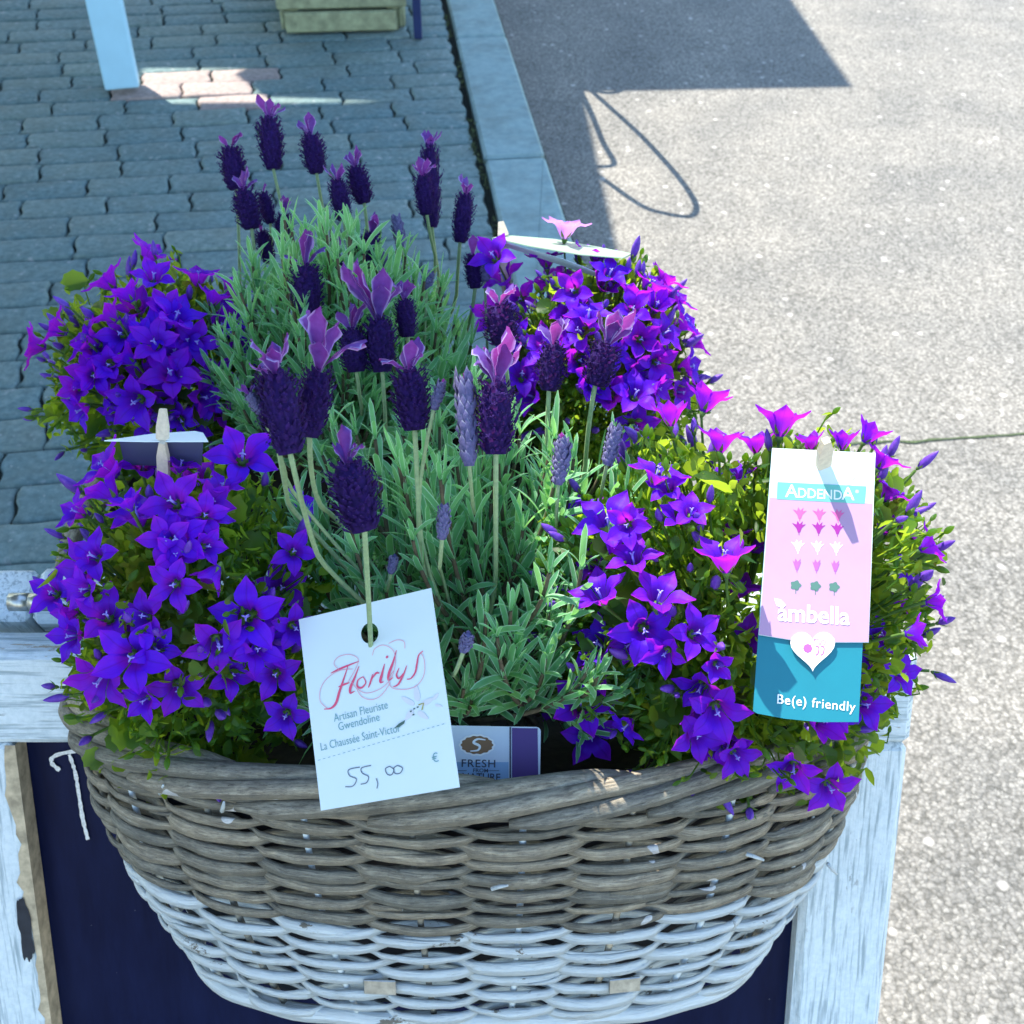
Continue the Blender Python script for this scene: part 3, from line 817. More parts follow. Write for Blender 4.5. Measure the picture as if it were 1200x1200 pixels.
def bud_mb(green=False, L=0.014, r=0.0026):
    m = MB(); n = 6
    zs = [(0,.5),(.18,.9),(.45,1),(.75,.7),(.93,.3),(1,.05)]
    vs = [Vector((math.cos(2*math.pi*k/n)*r*q*(1+.12*(k%2)), math.sin(2*math.pi*k/n)*r*q*(1+.12*(k%2)), z*L)) for z, q in zs for k in range(n)]
    m.add(vs, [(i*n+k, i*n+(k+1)%n, (i+1)*n+(k+1)%n, (i+1)*n+k) for i in range(len(zs)-1) for k in range(n)])
    return m
OPEN = [corolla(o, i) for i, o in enumerate((1.0, 0.88, 0.95, 0.72, 0.5, 0.28))]
OPM = [c.mesh('flower', M['petal']) for c in OPEN]
PALE = OPEN[3].mesh('flower', M['petal_pale'])
CALYX = calyx_mb().mesh('calyx', M['cstem']); PIST = pistil_mb().mesh('pistil', M['pistil'])
BUDM = [bud_mb(False, L, r).mesh('bud', M['bud']) for L, r in ((.015,.0028),(.019,.0031),(.011,.0025))]
GBUD = bud_mb(True, .008, .0019)
def round_leaf(seed, S=0.011):
    rr = random.Random(seed); m = MB(); n = 18; vs = [Vector((0,0.15*S,0))]; uvs = [(.5,.5)]
    for k in range(n+1):
        a = -math.pi/2+2*math.pi*k/n; r = S*(1+ (0.1 if k % 2 else -0.04))*(1-0.25*math.exp(-((k % n)/1.3)**2))
        x, y = math.cos(a)*r*.9, math.sin(a)*r+S*.75
        vs.append(Vector((x, y, 0.35*abs(x)-0.012*0+0.15*S*math.sin(y/S*2)+rr.uniform(-.04,.04)*S))); uvs.append((.5,.5))
    m.add(vs, [(0, k+1, k+2) for k in range(n)], uvs); return m
RLEAF = [round_leaf(i) for i in range(4)]
RLM = [q.mesh('leaf', M['cleaf']) for q in RLEAF]
def small_leaf(L, wd, bend):
    m = MB(); vs = []; 
    for i in range(4):
        t = i/3; ww = wd*(0.35, 1, .8, 0.05)[i]; z = bend*t*t*L
        vs += [Vector((-ww, t*L, z+ww*.3)), Vector((0, t*L, z)), Vector((ww, t*L, z+ww*.3))]
    m.add(vs, [(3*i+j, 3*i+j+1, 3*i+j+4, 3*i+j+3) for i in range(3) for j in range(2)]); return m
SLEAF = [small_leaf(.011,.0022,-.2), small_leaf(.009,.0032,.15), small_leaf(.013,.0018,-.4), small_leaf(.010,.004,-.1)]

def flower(root, p, d, s, kind=None, pale=False, stalk_from=None, stalks=None):
    k = kind if kind is not None else random.choice((0,1,2,3))
    Mx = TRS(p, frame(d, R(0, 6.28)), s)
    if not clear(p, 6): return None
    f = put('flower', PALE if pale else OPM[k], Mx, root)
    put('pistil', PIST, Mx, f); put('calyx', CALYX, Mx, f)
    if stalks is not None: stalks.append((p - Vector(d).normalized()*0.003*s, Vector(d).normalized()))
    return f

ZONES = [(876,516,1036,856,.757),(343,676,540,958,.76),(524,846,636,916,.815),(120,470,246,540,.765)]
def clear(p, m=8):
    q = p-CAM; d = q.dot(FW); px = 600+q.x/d*FPX; py = 600-q.dot(UP)/d*FPX
    return not any(a-m < px < c+m and b-m < py < e+m and d < f for a, b, c, e, f in ZONES)
def lump(u, c): return 1 + 0.30*noise.noise(u*2.1+c*11) + 0.12*noise.noise(u*5+c*5)
def campanula(name_label, c, r, fl, nrand, nbud, nleaf, base, region, group='violet bellflower plants in the baskets', lean=0.25, gb=700, seed=1):
    random.seed(seed)
    root = thing('bellflower_plant', base, name_label, 'plant', group)
    cV = Vector(c); stalks = []; lm = lambda u: lump(u, cV)
    for it in fl:
        px, py, dia = it[:3]; kd = it[3] if len(it) > 3 else None; dr = it[4] if len(it) > 4 else None; pale = len(it) > 5 and it[5]
        p, n = E(px, py, c, r)
        dep = (p-CAM).dot(FW); s = dia/FPX*dep/0.0345*(1.12 if kd in (3,) else 1.0)
        tocam = (CAM-p).normalized()
        if dr is None: d = (n*0.55 + tocam*0.6 + Vector((R(-.4,.4), R(-.3,.3), R(-.35,.35)))).normalized()
        else: d = (X_*dr[0] + UP*dr[1] - FW*dr[2]).normalized()
        if not clear(p, 26):
            q_ = p-CAM; p = CAM+q_*(max(.79, q_.dot(FW)+.02)/q_.dot(FW)); s *= 1.04
        flower(root, p+(CAM-p).normalized()*R(.0,.012)-d*.008*s, d, s, kd, pale, stalks=stalks)
    for _ in range(nrand):
        for _try in range(40):
            px, py = R(region[0], region[2]), R(region[1], region[3])
            cx_, cy_ = (region[0]+region[2])/2, (region[1]+region[3])/2
            if ((px-cx_)/(region[2]-cx_))**2+((py-cy_)/(region[3]-cy_))**2 < 1: break
        p, n = E(px, py, c, r)
        d = (n + Vector((R(-.5,.5), R(-.5,.5), R(-.2,.6)))).normalized()
        flower(root, p-n*R(.004,.022), d, R(.65,1.08), random.choice((3,3,4,5,1,2)), stalks=stalks)
    # buds
    for _ in range(nbud):
        for _t in range(30):
            u = Vector((random.gauss(0,1), random.gauss(0,1), random.gauss(0,1))).normalized()
            if u.z > -0.35 and u.y < 0.7: break
        p = cV + Vector((u.x*r[0], u.y*r[1], u.z*r[2]))*R(.84,1.02)*lm(u)
        d = (u*0.8+Vector((R(-.4,.4), R(-.4,.4), R(0,.7)))).normalized()
        if not clear(p, 12): continue
        Mx = TRS(p, frame(d, R(0,6)), R(.7,1.2)*.95)
        b = put('bud', random.choice(BUDM), Mx, root); put('calyx', CALYX, Mx @ Matrix.Diagonal((.7,.7,.7,1)), b)
        stalks.append((p-d*.003, d))
    # stalks, small leaves
    bs = Vector(base); st = MB(); fo = MB(); gbm = MB()
    inner = []
    for (p, d) in stalks:
        q = bs.lerp(cV, 0.5) + (p-cV)*0.45
        pts = bez(q, (q+p)/2 - d*0.012 + Vector((0,0,.006)), p, 5)
        tube(st, pts, [.0011]*6, 4, False)
        for t in (2, 3, 4):
            for _ in range(2):
                dd = (d*.5+Vector((R(-1,1), R(-1,1), R(-.3,1)))).normalized()
                fo.merge(random.choice(SLEAF), TRS(pts[t], frame(dd, R(0,6)) @ Matrix.Rotation(-math.pi/2, 4, 'X'), R(.7,1.2)))
    for _ in range(nleaf):
        for _t in range(30):
            u = Vector((random.gauss(0,1), random.gauss(0,1), random.gauss(0,1))).normalized()
            if u.z > -0.75: break
        rad = R(0.35, 1.0)**0.6*0.97*lm(u)
        p = cV + Vector((u.x*r[0], u.y*r[1], u.z*r[2]))*rad
        if not clear(p): continue
        dd = (u*.8+Vector((R(-1,1), R(-1,1), R(-.2,1)))).normalized()
        fo.merge(random.choice(SLEAF), TRS(p, frame(dd, R(0,6)) @ Matrix.Rotation(-math.pi/2, 4, 'X'), R(.7,1.35)))
    for _ in range(gb):
        u = Vector((random.gauss(0,1), random.gauss(0,1), abs(random.gauss(0,1))-.3)).normalized()
        p = cV + Vector((u.x*r[0], u.y*r[1], u.z*r[2]))*R(.82,1.0)*lm(u)
        d = (u*.6+Vector((R(-.8,.8), R(-.8,.8), R(-.3,.9)))).normalized()
        if not clear(p, 14): continue
        gbm.merge(GBUD, TRS(p, frame(d), R(.7,1.2))); tube(gbm, [p, p-d*.008, p-d*.014-u*.012], .0006, 4, False)
        for q in range(3):
            dd = (d+Vector((R(-.7,.7), R(-.7,.7), R(-.7,.7)))).normalized()
            gbm.merge(SLEAF[2], TRS(p, frame(dd, R(0,6)) @ Matrix.Rotation(-math.pi/2, 4, 'X'), .55))
    obj('stalks', st, M['cstem'], root)['kind'] = 'stuff'
    obj('foliage', fo, M['cleaf'], root)['kind'] = 'stuff'
    obj('young_buds', gbm, M['cleaf'], root)['kind'] = 'stuff'
    # big scalloped leaves, each a part
    for _ in range(130):
        for _t in range(30):
            u = Vector((random.gauss(0,1), random.gauss(0,1), random.gauss(0,1)-.3)).normalized()
            if u.y < .6: break
        p = cV + Vector((u.x*r[0], u.y*r[1], u.z*r[2]))*R(.8,.97)*lm(u)
        if not clear(p, 14): continue
        dd = (u*.9+Vector((R(-.6,.6), R(-.6,.6), R(-.6,.3)))).normalized()
        put('leaf', random.choice(RLM), TRS(p, frame(dd, R(-.8,.8)) @ Matrix.Rotation(-math.pi/2+R(-.4,.4), 4, 'X'), R(.7,1.25)), root)
    return root

FL = [(203,588,68,0,(-.1,.25,.9)),(284,535,72,1,(.2,.35,.8)),(240,604,50,2,(.3,.1,.9)),(195,632,56,1,(0,0,1)),(204,685,56,0,(0,-.05,1)),(110,652,58,0,(-.3,.3,.8)),
      (126,722,66,1,(.1,.35,.8)),(62,695,54,0,(-.1,.2,.9)),(155,770,78,1,(.1,0,1)),(125,548,62,3,(-.6,.5,.4)),(168,545,50,3,(.2,.6,.6)),(290,722,78,0,(0,0,1)),(330,690,60,2,(.2,.2,.8)),
      (344,646,48,2,None),(300,760,50,3,None),(335,838,50,0,(0,-.2,1)),(118,795,66,3,(-.2,-.5,.7)),(250,672,48,5,(-.5,-.8,.3)),(228,560,52,3,(.3,.6,.4)),(150,590,44,4,(-.3,.7,.3)),
      (90,600,42,3,(-.5,.3,.5)),(182,760,52,1,None),(85,745,50,3,(-.5,0,.8)),(323,790,54,1,(.1,0,1)),(205,650,44,3,None),(242,640,44,4,None),(170,820,42,3,None),(100,690,44,3,None),(345,735,52,1,None),(350,590,40,3,None)]
BLf = [(175,298,46,3,(.5,.8,.2)),(232,325,44,3,(.1,.9,.3)),(126,330,48,3,(-.6,.7,.3)),(180,325,42,3,(.2,.5,.7)),(68,385,46,3,(-.8,.4,.3)),(42,405,46,3,(-.9,.1,.3)),(104,398,50,3,(-.7,.3,.5)),
      (206,372,52,3,(.4,.6,.5)),(272,372,46,1,(.2,.3,.8)),(182,402,48,3,None),(200,438,62,1,(.1,.3,.9)),(160,470,54,3,(-.2,-.3,.8)),(150,345,44,4,(-.5,.8,.2)),(110,440,44,4,None),(90,455,40,4,None),
      (250,350,40,4,(.3,.9,.1)),(272,340,44,3,(.5,.8,.2)),(212,492,34,1,None),(255,440,44,1,None),(230,400,44,3,None),(150,420,44,4,(-.7,.5,.2)),(130,370,44,4,(-.7,.6,.2)),(280,410,40,3,None),(95,480,40,3,(-.5,-.4,.5))]
BRf = [(663,268,46,3,(.1,.95,.3),True),(715,320,44,1,(.2,.5,.7)),(762,335,48,3,(.4,.7,.3)),(690,370,54,1,(.0,.7,.5)),(742,362,42,2,None),(800,378,46,3,(.7,.4,.3)),(790,350,42,3,(.6,.6,.3)),(745,462,54,1,(.1,.4,.8)),
       (806,430,46,3,(.8,.1,.3)),(815,400,40,3,(.9,.4,.2)),(780,390,44,2,(.5,.3,.6)),(672,340,40,3,None),(578,300,52,1,(-.3,.3,.8)),(590,325,44,3,None),(612,440,50,1,(0,.3,.8)),(610,395,44,1,None),(635,335,40,4,(0,.9,.2)),
       (740,345,42,4,(.3,.9,.1)),(700,300,42,3,(.2,.9,.3)),(778,328,42,3,(.6,.8,.2)),(575,370,40,3,None),(690,440,36,4,None),(770,425,40,3,None),(610,350,38,3,None),(640,305,40,3,(-.1,.9,.2)),(770,455,38,4,(.6,-.2,.4))]
FRf = [(713,612,74,1,(-.1,.55,.7)),(770,555,62,1,(.2,.8,.3)),(845,518,56,4,(.1,.95,.1)),(828,470,60,4,(.3,.9,0)),(786,488,50,5,(-.05,1,.1)),(915,497,66,4,(.1,.95,.0)),(885,520,50,4,(-.1,.9,.1)),(1018,510,46,5,(.5,.8,.1)),(988,518,40,5,(.1,1,.0)),
       (742,655,60,1,(-.2,.7,.5)),(850,655,72,4,(-.1,.9,.3)),(866,690,62,4,(.3,.7,.2)),(755,738,70,0,(0,-.1,1)),(772,700,60,3,(.1,.6,.5)),(703,697,56,3,(-.3,.6,.4)),(815,742,60,0,(.3,.2,.8)),(652,815,58,0,(-.3,0,.9)),(682,825,62,3,(.1,.3,.8)),
       (692,862,62,0,(.1,-.2,.9)),(840,832,62,3,(0,-.3,.8)),(862,885,46,3,(.2,-.3,.7)),(930,900,50,3,(-.2,-.4,.7)),(972,922,60,0,(.1,-.35,.9)),(1012,825,62,1,(.3,0,.9)),(1000,775,50,3,(.5,.2,.5)),(1042,578,44,3,(.5,.7,.2)),(1062,620,42,3,(.9,.2,.2)),
       (1050,700,48,3,(.9,.3,.1)),(1070,742,44,4,(.9,.1,.1)),(735,615,44,3,None),(860,628,50,4,(.1,1,.1)),(950,520,40,5,(-.2,.9,.1)),(840,780,40,4,None),(890,640,48,3,(.8,.4,.1)),(780,765,44,3,None),(1088,640,44,3,(.8,.4,.2)),(1058,665,46,1,(.6,.2,.6)),(1095,705,40,3,(.9,.1,.2)),(1055,790,50,0,(.4,.0,.8)),(1040,620,44,3,(.3,.6,.5)),(1035,540,44,3,(.5,.8,.2)),(1030,745,46,1,(.3,.3,.8)),(860,560,44,3,(-.1,.8,.4)),(810,600,46,1,(0,.5,.7)),(875,745,44,3,None),(680,600,44,3,(-.2,.7,.4))]

campanula('shaded violet bellflower at front left, hanging over the rim beside the white rail', (-.215,.575,.843), (.092,.095,.140), FL, 16, 60, 3600, (-.215,.58,.765), (70,540,350,840), gb=260, seed=11)
campanula('sunlit violet bellflower at front right, with the pink and teal plant tag', (.160,.580,.846), (.137,.105,.160), FRf, 34, 110, 8500, (.16,.58,.765), (640,500,1090,900), gb=600, seed=12)
campanula('shaded violet bellflower in the rear basket, leaning out at the far left', (-.310,.885,.840), (.104,.093,.112), BLf, 34, 80, 2400, (-.30,.87,.77), (70,340,300,520), gb=150, seed=13)
campanula('sunlit violet bellflower in the rear basket, at the far right beside the kerb', (.078,.885,.842), (.088,.09,.112), BRf, 24, 90, 3000, (.06,.87,.77), (600,290,815,520), gb=380, seed=14)

# ------------------------------------------------------------------ lavender
def lav_leaf(L, wd, bend, twist=0.0):
    m = MB(); n = 6; vs = []; uvs = []
    for i in range(n+1):
        t = i/n; ww = wd*.82*(min(1, (1.02-t)*4.5)**.7*min(1, .45+t*3) if t < 1 else .12); z = -bend*L*t*t; y = L*(t-0.12*abs(bend)*t*t)
        a = twist*t
        for j, s in enumerate((-1, 0, 1)):
            x = s*ww*math.cos(a); dz = s*ww*math.sin(a) + (0.35*ww if s else 0)
            vs.append(Vector((x, y, z+dz))); uvs.append((.5+s*.5, t))
    m.add(vs, [(3*i+j, 3*i+j+1, 3*i+j+4, 3*i+j+3) for i in range(n) for j in range(2)], uvs); return m
LL = [lav_leaf(.038,0.0030,.22), lav_leaf(.044,0.0033,-.15), lav_leaf(.031,0.0031,.45), lav_leaf(.040,0.0029,.1,.6), lav_leaf(.028,0.0033,-.3), lav_leaf(.042,0.0033,.4,-.5)]
LLM = [q.mesh('leaf', M['lleaf']) for q in LL]

def bract_mb(L, wd, bend, seed):
    rr = random.Random(seed); m = MB(); n = 8; nw = 4; vs = []; uvs = []
    for i in range(n+1):
        t = i/n; tt = t; ww = wd*(0.26+0.95*max(0,math.sin(math.pi*min(1,t**1.7*.80)))**1.1)*(1 if t < .9 else (.82 if t < .99 else .45))
        for j in range(nw+1):
            s = (j/nw-.5)*2
            wave = 0.0010*math.sin(t*15+s*4+seed*2)*(abs(s)+.2)*t + 0.0006*math.sin(t*7+seed*3)*t
            y = L*t - (0.0014*s*s if t > .8 else 0) + 0.0004*math.sin(s*9+seed)*t
            vs.append(Vector((s*ww, bend*L*t*t + 0.3*ww*s*s + wave, y))); uvs.append((j/nw, t))
    m.add(vs, [(i*(nw+1)+j, i*(nw+1)+j+1, (i+1)*(nw+1)+j+1, (i+1)*(nw+1)+j) for i in range(n) for j in range(nw)], uvs); return m
BRM = [bract_mb(.021,.0036,.25,0).mesh('bract', M['bract']), bract_mb(.024,.0040,.12,1).mesh('bract', M['bract']), bract_mb(.016,.0034,.6,2).mesh('bract', M['bract']), bract_mb(.020,.0037,.4,3).mesh('bract', M['bract'])]

def spike_mb(Lh, Wd, seed, bud=False):
    """spike of unit size, base at origin: core, many small ragged calyces and dark florets poking out"""
    rr = random.Random(seed); m = MB()
    prof = lambda t: Wd/2*(0.50+0.54*math.sin(math.pi*(0.12+0.70*t)))*(1 if t < .92 else .8)
    tube(m, [Vector((0,0,Lh*i/6)) for i in range(7)], [prof(i/6)*.74 for i in range(7)], 8)
    n = 190 if not bud else 90
    for i in range(n):
        t = (i+rr.random())/n; a = i*2.39996+rr.uniform(-.2,.2); r = prof(t)*rr.uniform(.74,1.06)
        d = Vector((math.cos(a), math.sin(a), 0)); s = Vector((-d.y, d.x, 0)); c = d*r*.8+Z_*(Lh*t)
        dr = (d*rr.uniform(.35,.9)+Z_*rr.uniform(.7,1.1)+s*rr.uniform(-.35,.35)).normalized() if not bud else (d*.22+Z_).normalized()
        l = rr.uniform(.0030,.0068)*(1 if not bud else 1.25); w2 = rr.uniform(.0009,.0016)*(1 if not bud else 1.6); o = dr.cross(s).normalized()
        q = [c-s*w2*.7, c+o*w2*.5, c+s*w2*.7, c+dr*l*.6-s*w2, c+dr*l*.6-o*w2*.8, c+dr*l*.6+s*w2, c+dr*l]
        m.add(q, [(0,4,3),(0,2,4),(2,5,4),(3,4,6),(4,5,6)], [(.5,.5),(.5,.5),(.5,.5),(.1,.5),(.5,.5),(.9,.5),(.99,.5)])
        if not bud and rr.random() < .5:
            c2 = c+dr*l*1.02; k0 = rr.uniform(0, 2)
            e = dr.orthogonal().normalized(); f = dr.cross(e)
            for q in range(4):
                a1 = q*math.pi/2+k0; p1 = (e*math.cos(a1)+f*math.sin(a1)+dr*.4)*.0017; p2 = (e*math.cos(a1+.9)+f*math.sin(a1+.9)+dr*.4)*.0017
                m.add([c2, c2+p1, c2+p2], [(0,1,2)], [(.5,.5)]*3)
    return m
SPK = [spike_mb(.042,.024,s) for s in range(3)]; SPM = [q.mesh('flower_spike', M['spike']) for q in SPK]
SPB = [spike_mb(.038,.013,s+9,True) for s in range(2)]; SPBM = [q.mesh('flower_spike', M['spike_bud']) for q in SPB]

def lavender(label, crown, sp, shoots, tips, group, seed, lbig):
    random.seed(seed)
    root = thing('lavender_plant', crown, label, 'plant', group)
    crown = Vector(crown)
    for it in sp:
        x0, y0, x1, y1, wpx, dep, nb, btop = it[:8]; stem_to = it[8] if len(it) > 8 else None; bud = len(it) > 9 and it[9]
        a = P(x0, y0, dep); b = P(x1, y1, dep*1.0-0.004)      # base and top of the body
        ax = (b-a); L = ax.length
        wd = wpx/FPX*dep
        me = random.choice(SPBM if bud else SPM); L0, W0 = (.038, .013) if bud else (.042, .024)
        rot = frame(ax, R(0,6))
        s = put('flower_spike', me, TRS(a, rot, (wd/W0*.93, wd/W0*.93, L/L0*.95)), root)
        # bracts
        bl = abs(y1-btop)/FPX*dep
        for k in range(nb+(2 if nb > 1 else 0)):
            q = 2*math.pi*k/max(nb,1)+R(-.5,.5)+.6
            sc_ = bl/.021*R(.80,1.3)
            tilt = R(-.05,.5) if nb > 1 else .05
            rr_ = frame(ax) @ Matrix.Rotation(q, 4, 'Z') @ Matrix.Rotation(-tilt, 4, 'X') @ Matrix.Rotation(R(-.9,.9), 4, 'Z')
            put('bract', random.choice(BRM), TRS(b - ax*0.10, rr_, (sc_*R(.9,1.2), sc_, sc_)), s)
        # stem
        m = MB()
        if stem_to: e1 = P(stem_to[0], stem_to[1], dep+(stem_to[2] if len(it) > 10 else max(stem_to[2], (0.1 if dep < .7 else .05))))
        else: e1 = P(x0+(x0-x1)*1.5, y0+80, dep+.03)
        dn = (e1-a).normalized(); dn0 = (dn*2-ax.normalized()).normalized()
        ctrl = a+dn0*(e1-a).length*.4
        end = crown + (e1-crown)*.3
        if len(it) > 10: ctrl = a.lerp(e1, .5)
        if len(it) > 10: end = P(434, 790, .76)
        pts = bez(a+ax*.05, ctrl, e1, 7) + bez(e1, e1+(e1-ctrl).normalized()*(end-e1).length*.4, end, 5)[1:]
        tube(m, pts, [.0012 if bud else .0016]*len(pts), 6); obj('stem', m, M['lstem'], s)
    # shoots with leaves
    allL = []; st = MB()
    for k in range(shoots):
        tip = tips(k); base = crown + Vector((R(-.05,.05), R(-.03,.03), R(-.01,.02)))
        ctrl = base.lerp(tip, .55) + Vector(((tip.x-base.x)*.35, (tip.y-base.y)*.35, -.01))
        pts = bez(base, ctrl, tip, 12)
        if not all(clear(q, 4) for q in pts[4:]): continue
        tube(st, pts, [.0024-.0012*i/12 for i in range(13)], 5, False)
        for i in range(2, 13, 1 if k % 3 == 0 else 2):
            t = (pts[min(i+1,12)]-pts[i-1]).normalized(); pq = t.orthogonal().normalized(); pq.rotate(Matrix.Rotation(i*1.571+k, 3, t))
            for sgn in (0, 1, 2, 3) if i > 5 else (0, 2):
                d = pq.copy(); d.rotate(Matrix.Rotation(sgn*math.pi/2+R(-.3,.3), 3, t))
                up = 1.45+ (i/12)*1.4
                dd = (d+t*up*R(.75,1.25)+Z_*.15).normalized()
                zc = (t - dd*t.dot(dd)); zc = zc.normalized() if zc.length > 1e-4 else dd.orthogonal().normalized()
                xc = dd.cross(zc).normalized()
                rot = Matrix(((xc.x, dd.x, zc.x, 0), (xc.y, dd.y, zc.y, 0), (xc.z, dd.z, zc.z, 0), (0,0,0,1)))
                s_ = R(.7,1.12)*(0.72 if i > 10 else 1) * (0.75 if sgn % 2 else 1)
                clear(pts[i]+dd*.03) and clear(pts[i]+dd*.015) and allL.append((pts[i], rot, s_, random.randrange(6)))
    allL.sort(key=lambda q: (q[0]-CAM).length)
    rest = MB()
    for i, (p, rot, s_, k) in enumerate(allL):
        Mx = TRS(p, rot, s_)
        if i < lbig: put('leaf', LLM[k], Mx, root)
        else: rest.merge(LL[k], Mx)
    obj('foliage', rest, M['lleaf'], root)['kind'] = 'stuff'
    obj('woody_stems', st, M['wood_stem'], root)['kind'] = 'stuff'
    return root

# body base x,y ; body top x,y ; width px ; depth ; bracts ; bract top y ; (stem point) ; bud?
SB = [(277,222,270,172,34,1.10,3,148,(281,330,.02)),(320,198,315,137,34,1.10,3,110,(343,285,.0)),(371,203,364,157,32,1.10,2,137,(381,260,0)),
      (295,268,286,222,36,1.06,3,196,(302,340,0)),(317,262,308,225,20,1.09,1,212,(318,320,0)),(316,308,306,270,22,1.10,1,262,None),(403,258,395,210,28,1.06,2,186,(411,310,0)),
      (427,238,416,195,31,1.09,2,176,(432,300,0)),(506,266,503,170,27,1.10,3,148,(514,320,0)),(500,252,495,205,27,1.05,2,184,(510,300,0)),(539,284,546,226,27,1.05,2,200,(535,345,0)),
      (424,315,436,272,30,1.03,2,250,(418,350,0)),(470,290,464,254,15,1.05,1,250,(478,330,0),True),(557,338,554,297,26,1.03,1,276,(546,390,0)),(362,368,358,310,44,.93,4,270,(368,430,.02)),
      (418,436,412,385,40,.90,3,352,(424,480,.03)),(448,436,443,372,44,.90,5,318,(452,500,.03)),(590,404,584,356,46,.86,4,328,(598,470,.02)),(500,340,502,318,16,1.0,1,310,None,True),(330,285,333,250,24,1.09,2,232,(338,330,0)),(478,395,474,350,30,.92,3,322,(482,450,.03)),(568,330,566,300,18,1.03,1,285,None,True),(395,330,392,298,22,1.0,2,280,None),(452,322,449,296,14,1.02,1,290,None,True)]
SF = [(306,484,292,462,16,.61,3,446,(335,560,.02),True),(322,500,312,440,40,.615,3,405,(338,590,.13)),(340,532,322,434,56,.60,4,388,(372,650,.12)),(362,512,374,432,46,.64,4,370,(385,600,.15)),(486,504,479,432,52,.70,4,395,(491,620,.02)),(508,480,518,448,15,.69,1,440,None,True),(550,546,544,440,27,.68,1,424,(556,600,.02),True),
      (581,532,581,446,54,.68,5,392,(581,670,.02)),(643,458,649,402,38,.80,3,370,(641,580,.02)),(697,452,712,402,44,.80,4,364,(686,545,.02)),(654,568,660,515,22,.74,1,500,(652,620,.02),True),(711,545,723,500,20,.76,0,492,(703,590,.02),True),
      (428,622,405,540,62,.62,3,505,(434,744,.093),False,True),(518,632,521,594,17,.66,1,586,(515,665,.01),True),(458,672,462,652,13,.76,0,650,(452,700,.03),True),(543,764,549,744,17,.66,0,740,(530,790,.01),True)]
def tips_b(k):
    a = R(0, 2*math.pi); rr = math.sqrt(R(0,1))
    return Vector((-.150+.120*rr*math.cos(a), .87+.115*rr*math.sin(a), 1.0-.12*rr*rr+R(-.04,.015)))
def tips_f(k):
    a = R(0, 2*math.pi); rr = math.sqrt(R(0,1))
    return Vector((-.034+.150*rr*math.cos(a), .60+.13*rr*math.sin(a), .995+.02*rr*math.sin(a)-.10*rr*rr+R(-.09,.012)))
lavender('rear lavender in full bloom with many tall dark spikes, in the basket behind the board', (-.155,.87,.78), SB, 150, tips_b, 'flowering lavenders in the baskets', 21, 290)
lavender('front lavender with large purple and pink tipped spikes, its stem holding the price tag', (-.028,.575,.775), SF, 165, tips_f, 'flowering lavenders in the baskets', 22, 300)

# ------------------------------------------------------------------ tags and labels
def tagframe(tl, tr, bl, dtl, dtr, dbl):
    """matrix with origin at the card's lower left, x to the right, y up the card, z off its face; returns matrix, width, height"""
    a = P(*bl, dbl); b = P(*tl, dtl); c = P(*tr, dtr)
    x = (c-b); wd = x.length; x.normalize(); y = (b-a); y = y - x*y.dot(x); ht = y.length; y.normalize(); z = x.cross(y)
    return Matrix(((x.x,y.x,z.x,a.x),(x.y,y.y,z.y,a.y),(x.z,y.z,z.z,a.z),(0,0,0,1))), wd, ht
def card_mb(wd, ht, th=0.0006, r=0.0, hole=None, curve=0.0, x0=0, y0=0, n=14):
    """thin card; hole=(x,y,r) cut through; curve bends it about its width"""
    m = MB(); m.smooth = False
    out = []
    def arc(cx, cy, a0):
        if r <= 0: return [(cx, cy)]
        return [(cx+r*math.cos(a0+math.pi/2*i/4), cy+r*math.sin(a0+math.pi/2*i/4)) for i in range(5)]
    out += arc(x0+r, y0+r, math.pi)+arc(x0+wd-r, y0+r, 1.5*math.pi)+arc(x0+wd-r, y0+ht-r, 0)+arc(x0+r, y0+ht-r, .5*math.pi)
    if hole:
        # ring of quads from the hole to the outline, by angle
        hx, hy, hr = hole; N = 48; ring = []; outer = []
        for i in range(N):
            a = 2*math.pi*i/N; dx, dy = math.cos(a), math.sin(a); ts = []
            if dx > 1e-9: ts.append((x0+wd-hx)/dx)
            if dx < -1e-9: ts.append((x0-hx)/dx)
            if dy > 1e-9: ts.append((y0+ht-hy)/dy)
            if dy < -1e-9: ts.append((y0-hy)/dy)
            t = min(ts); outer.append([hx+dx*t, hy+dy*t]); ring.append((hx+dx*hr, hy+dy*hr))
        for cxy in ((x0,y0),(x0+wd,y0),(x0+wd,y0+ht),(x0,y0+ht)):
            k = min(range(N), key=lambda i: (outer[i][0]-cxy[0])**2+(outer[i][1]-cxy[1])**2); outer[k] = list(cxy)
        vs = [Vector((*q, z)) for z in (0, -th) for q in ring+outer]; fs = []
        for i in range(N):
            j = (i+1) % N
            fs += [(i, N+i, N+j, j), (2*N+j, 3*N+j, 3*N+i, 2*N+i), (N+i, 3*N+i, 3*N+j, N+j), (j, 2*N+j, 2*N+i, i)]
        m.add(vs, fs); return m
    k = len(out); vs = [Vector((*q, z)) for z in (0, -th) for q in out]
    m.add(vs, [tuple(range(k)), tuple(range(2*k-1, k-1, -1))] + [(i, i+k, (i+1)%k+k, (i+1)%k) for i in range(k)]); return m
def poly(pts, z=0.0004, th=0.0002):
    m = MB(); m.smooth = False; k = len(pts); vs = [Vector((*q, zz)) for zz in (z, z-th) for q in pts]
    ar = sum(pts[i][0]*pts[(i+1)%k][1]-pts[(i+1)%k][0]*pts[i][1] for i in range(k))
    if ar < 0: pts = pts[::-1]; vs = [Vector((*q, zz)) for zz in (z, z-th) for q in pts]
    m.add(vs, [tuple(range(k)), tuple(range(2*k-1, k-1, -1))] + [(i, i+k, (i+1)%k+k, (i+1)%k) for i in range(k)]); return m
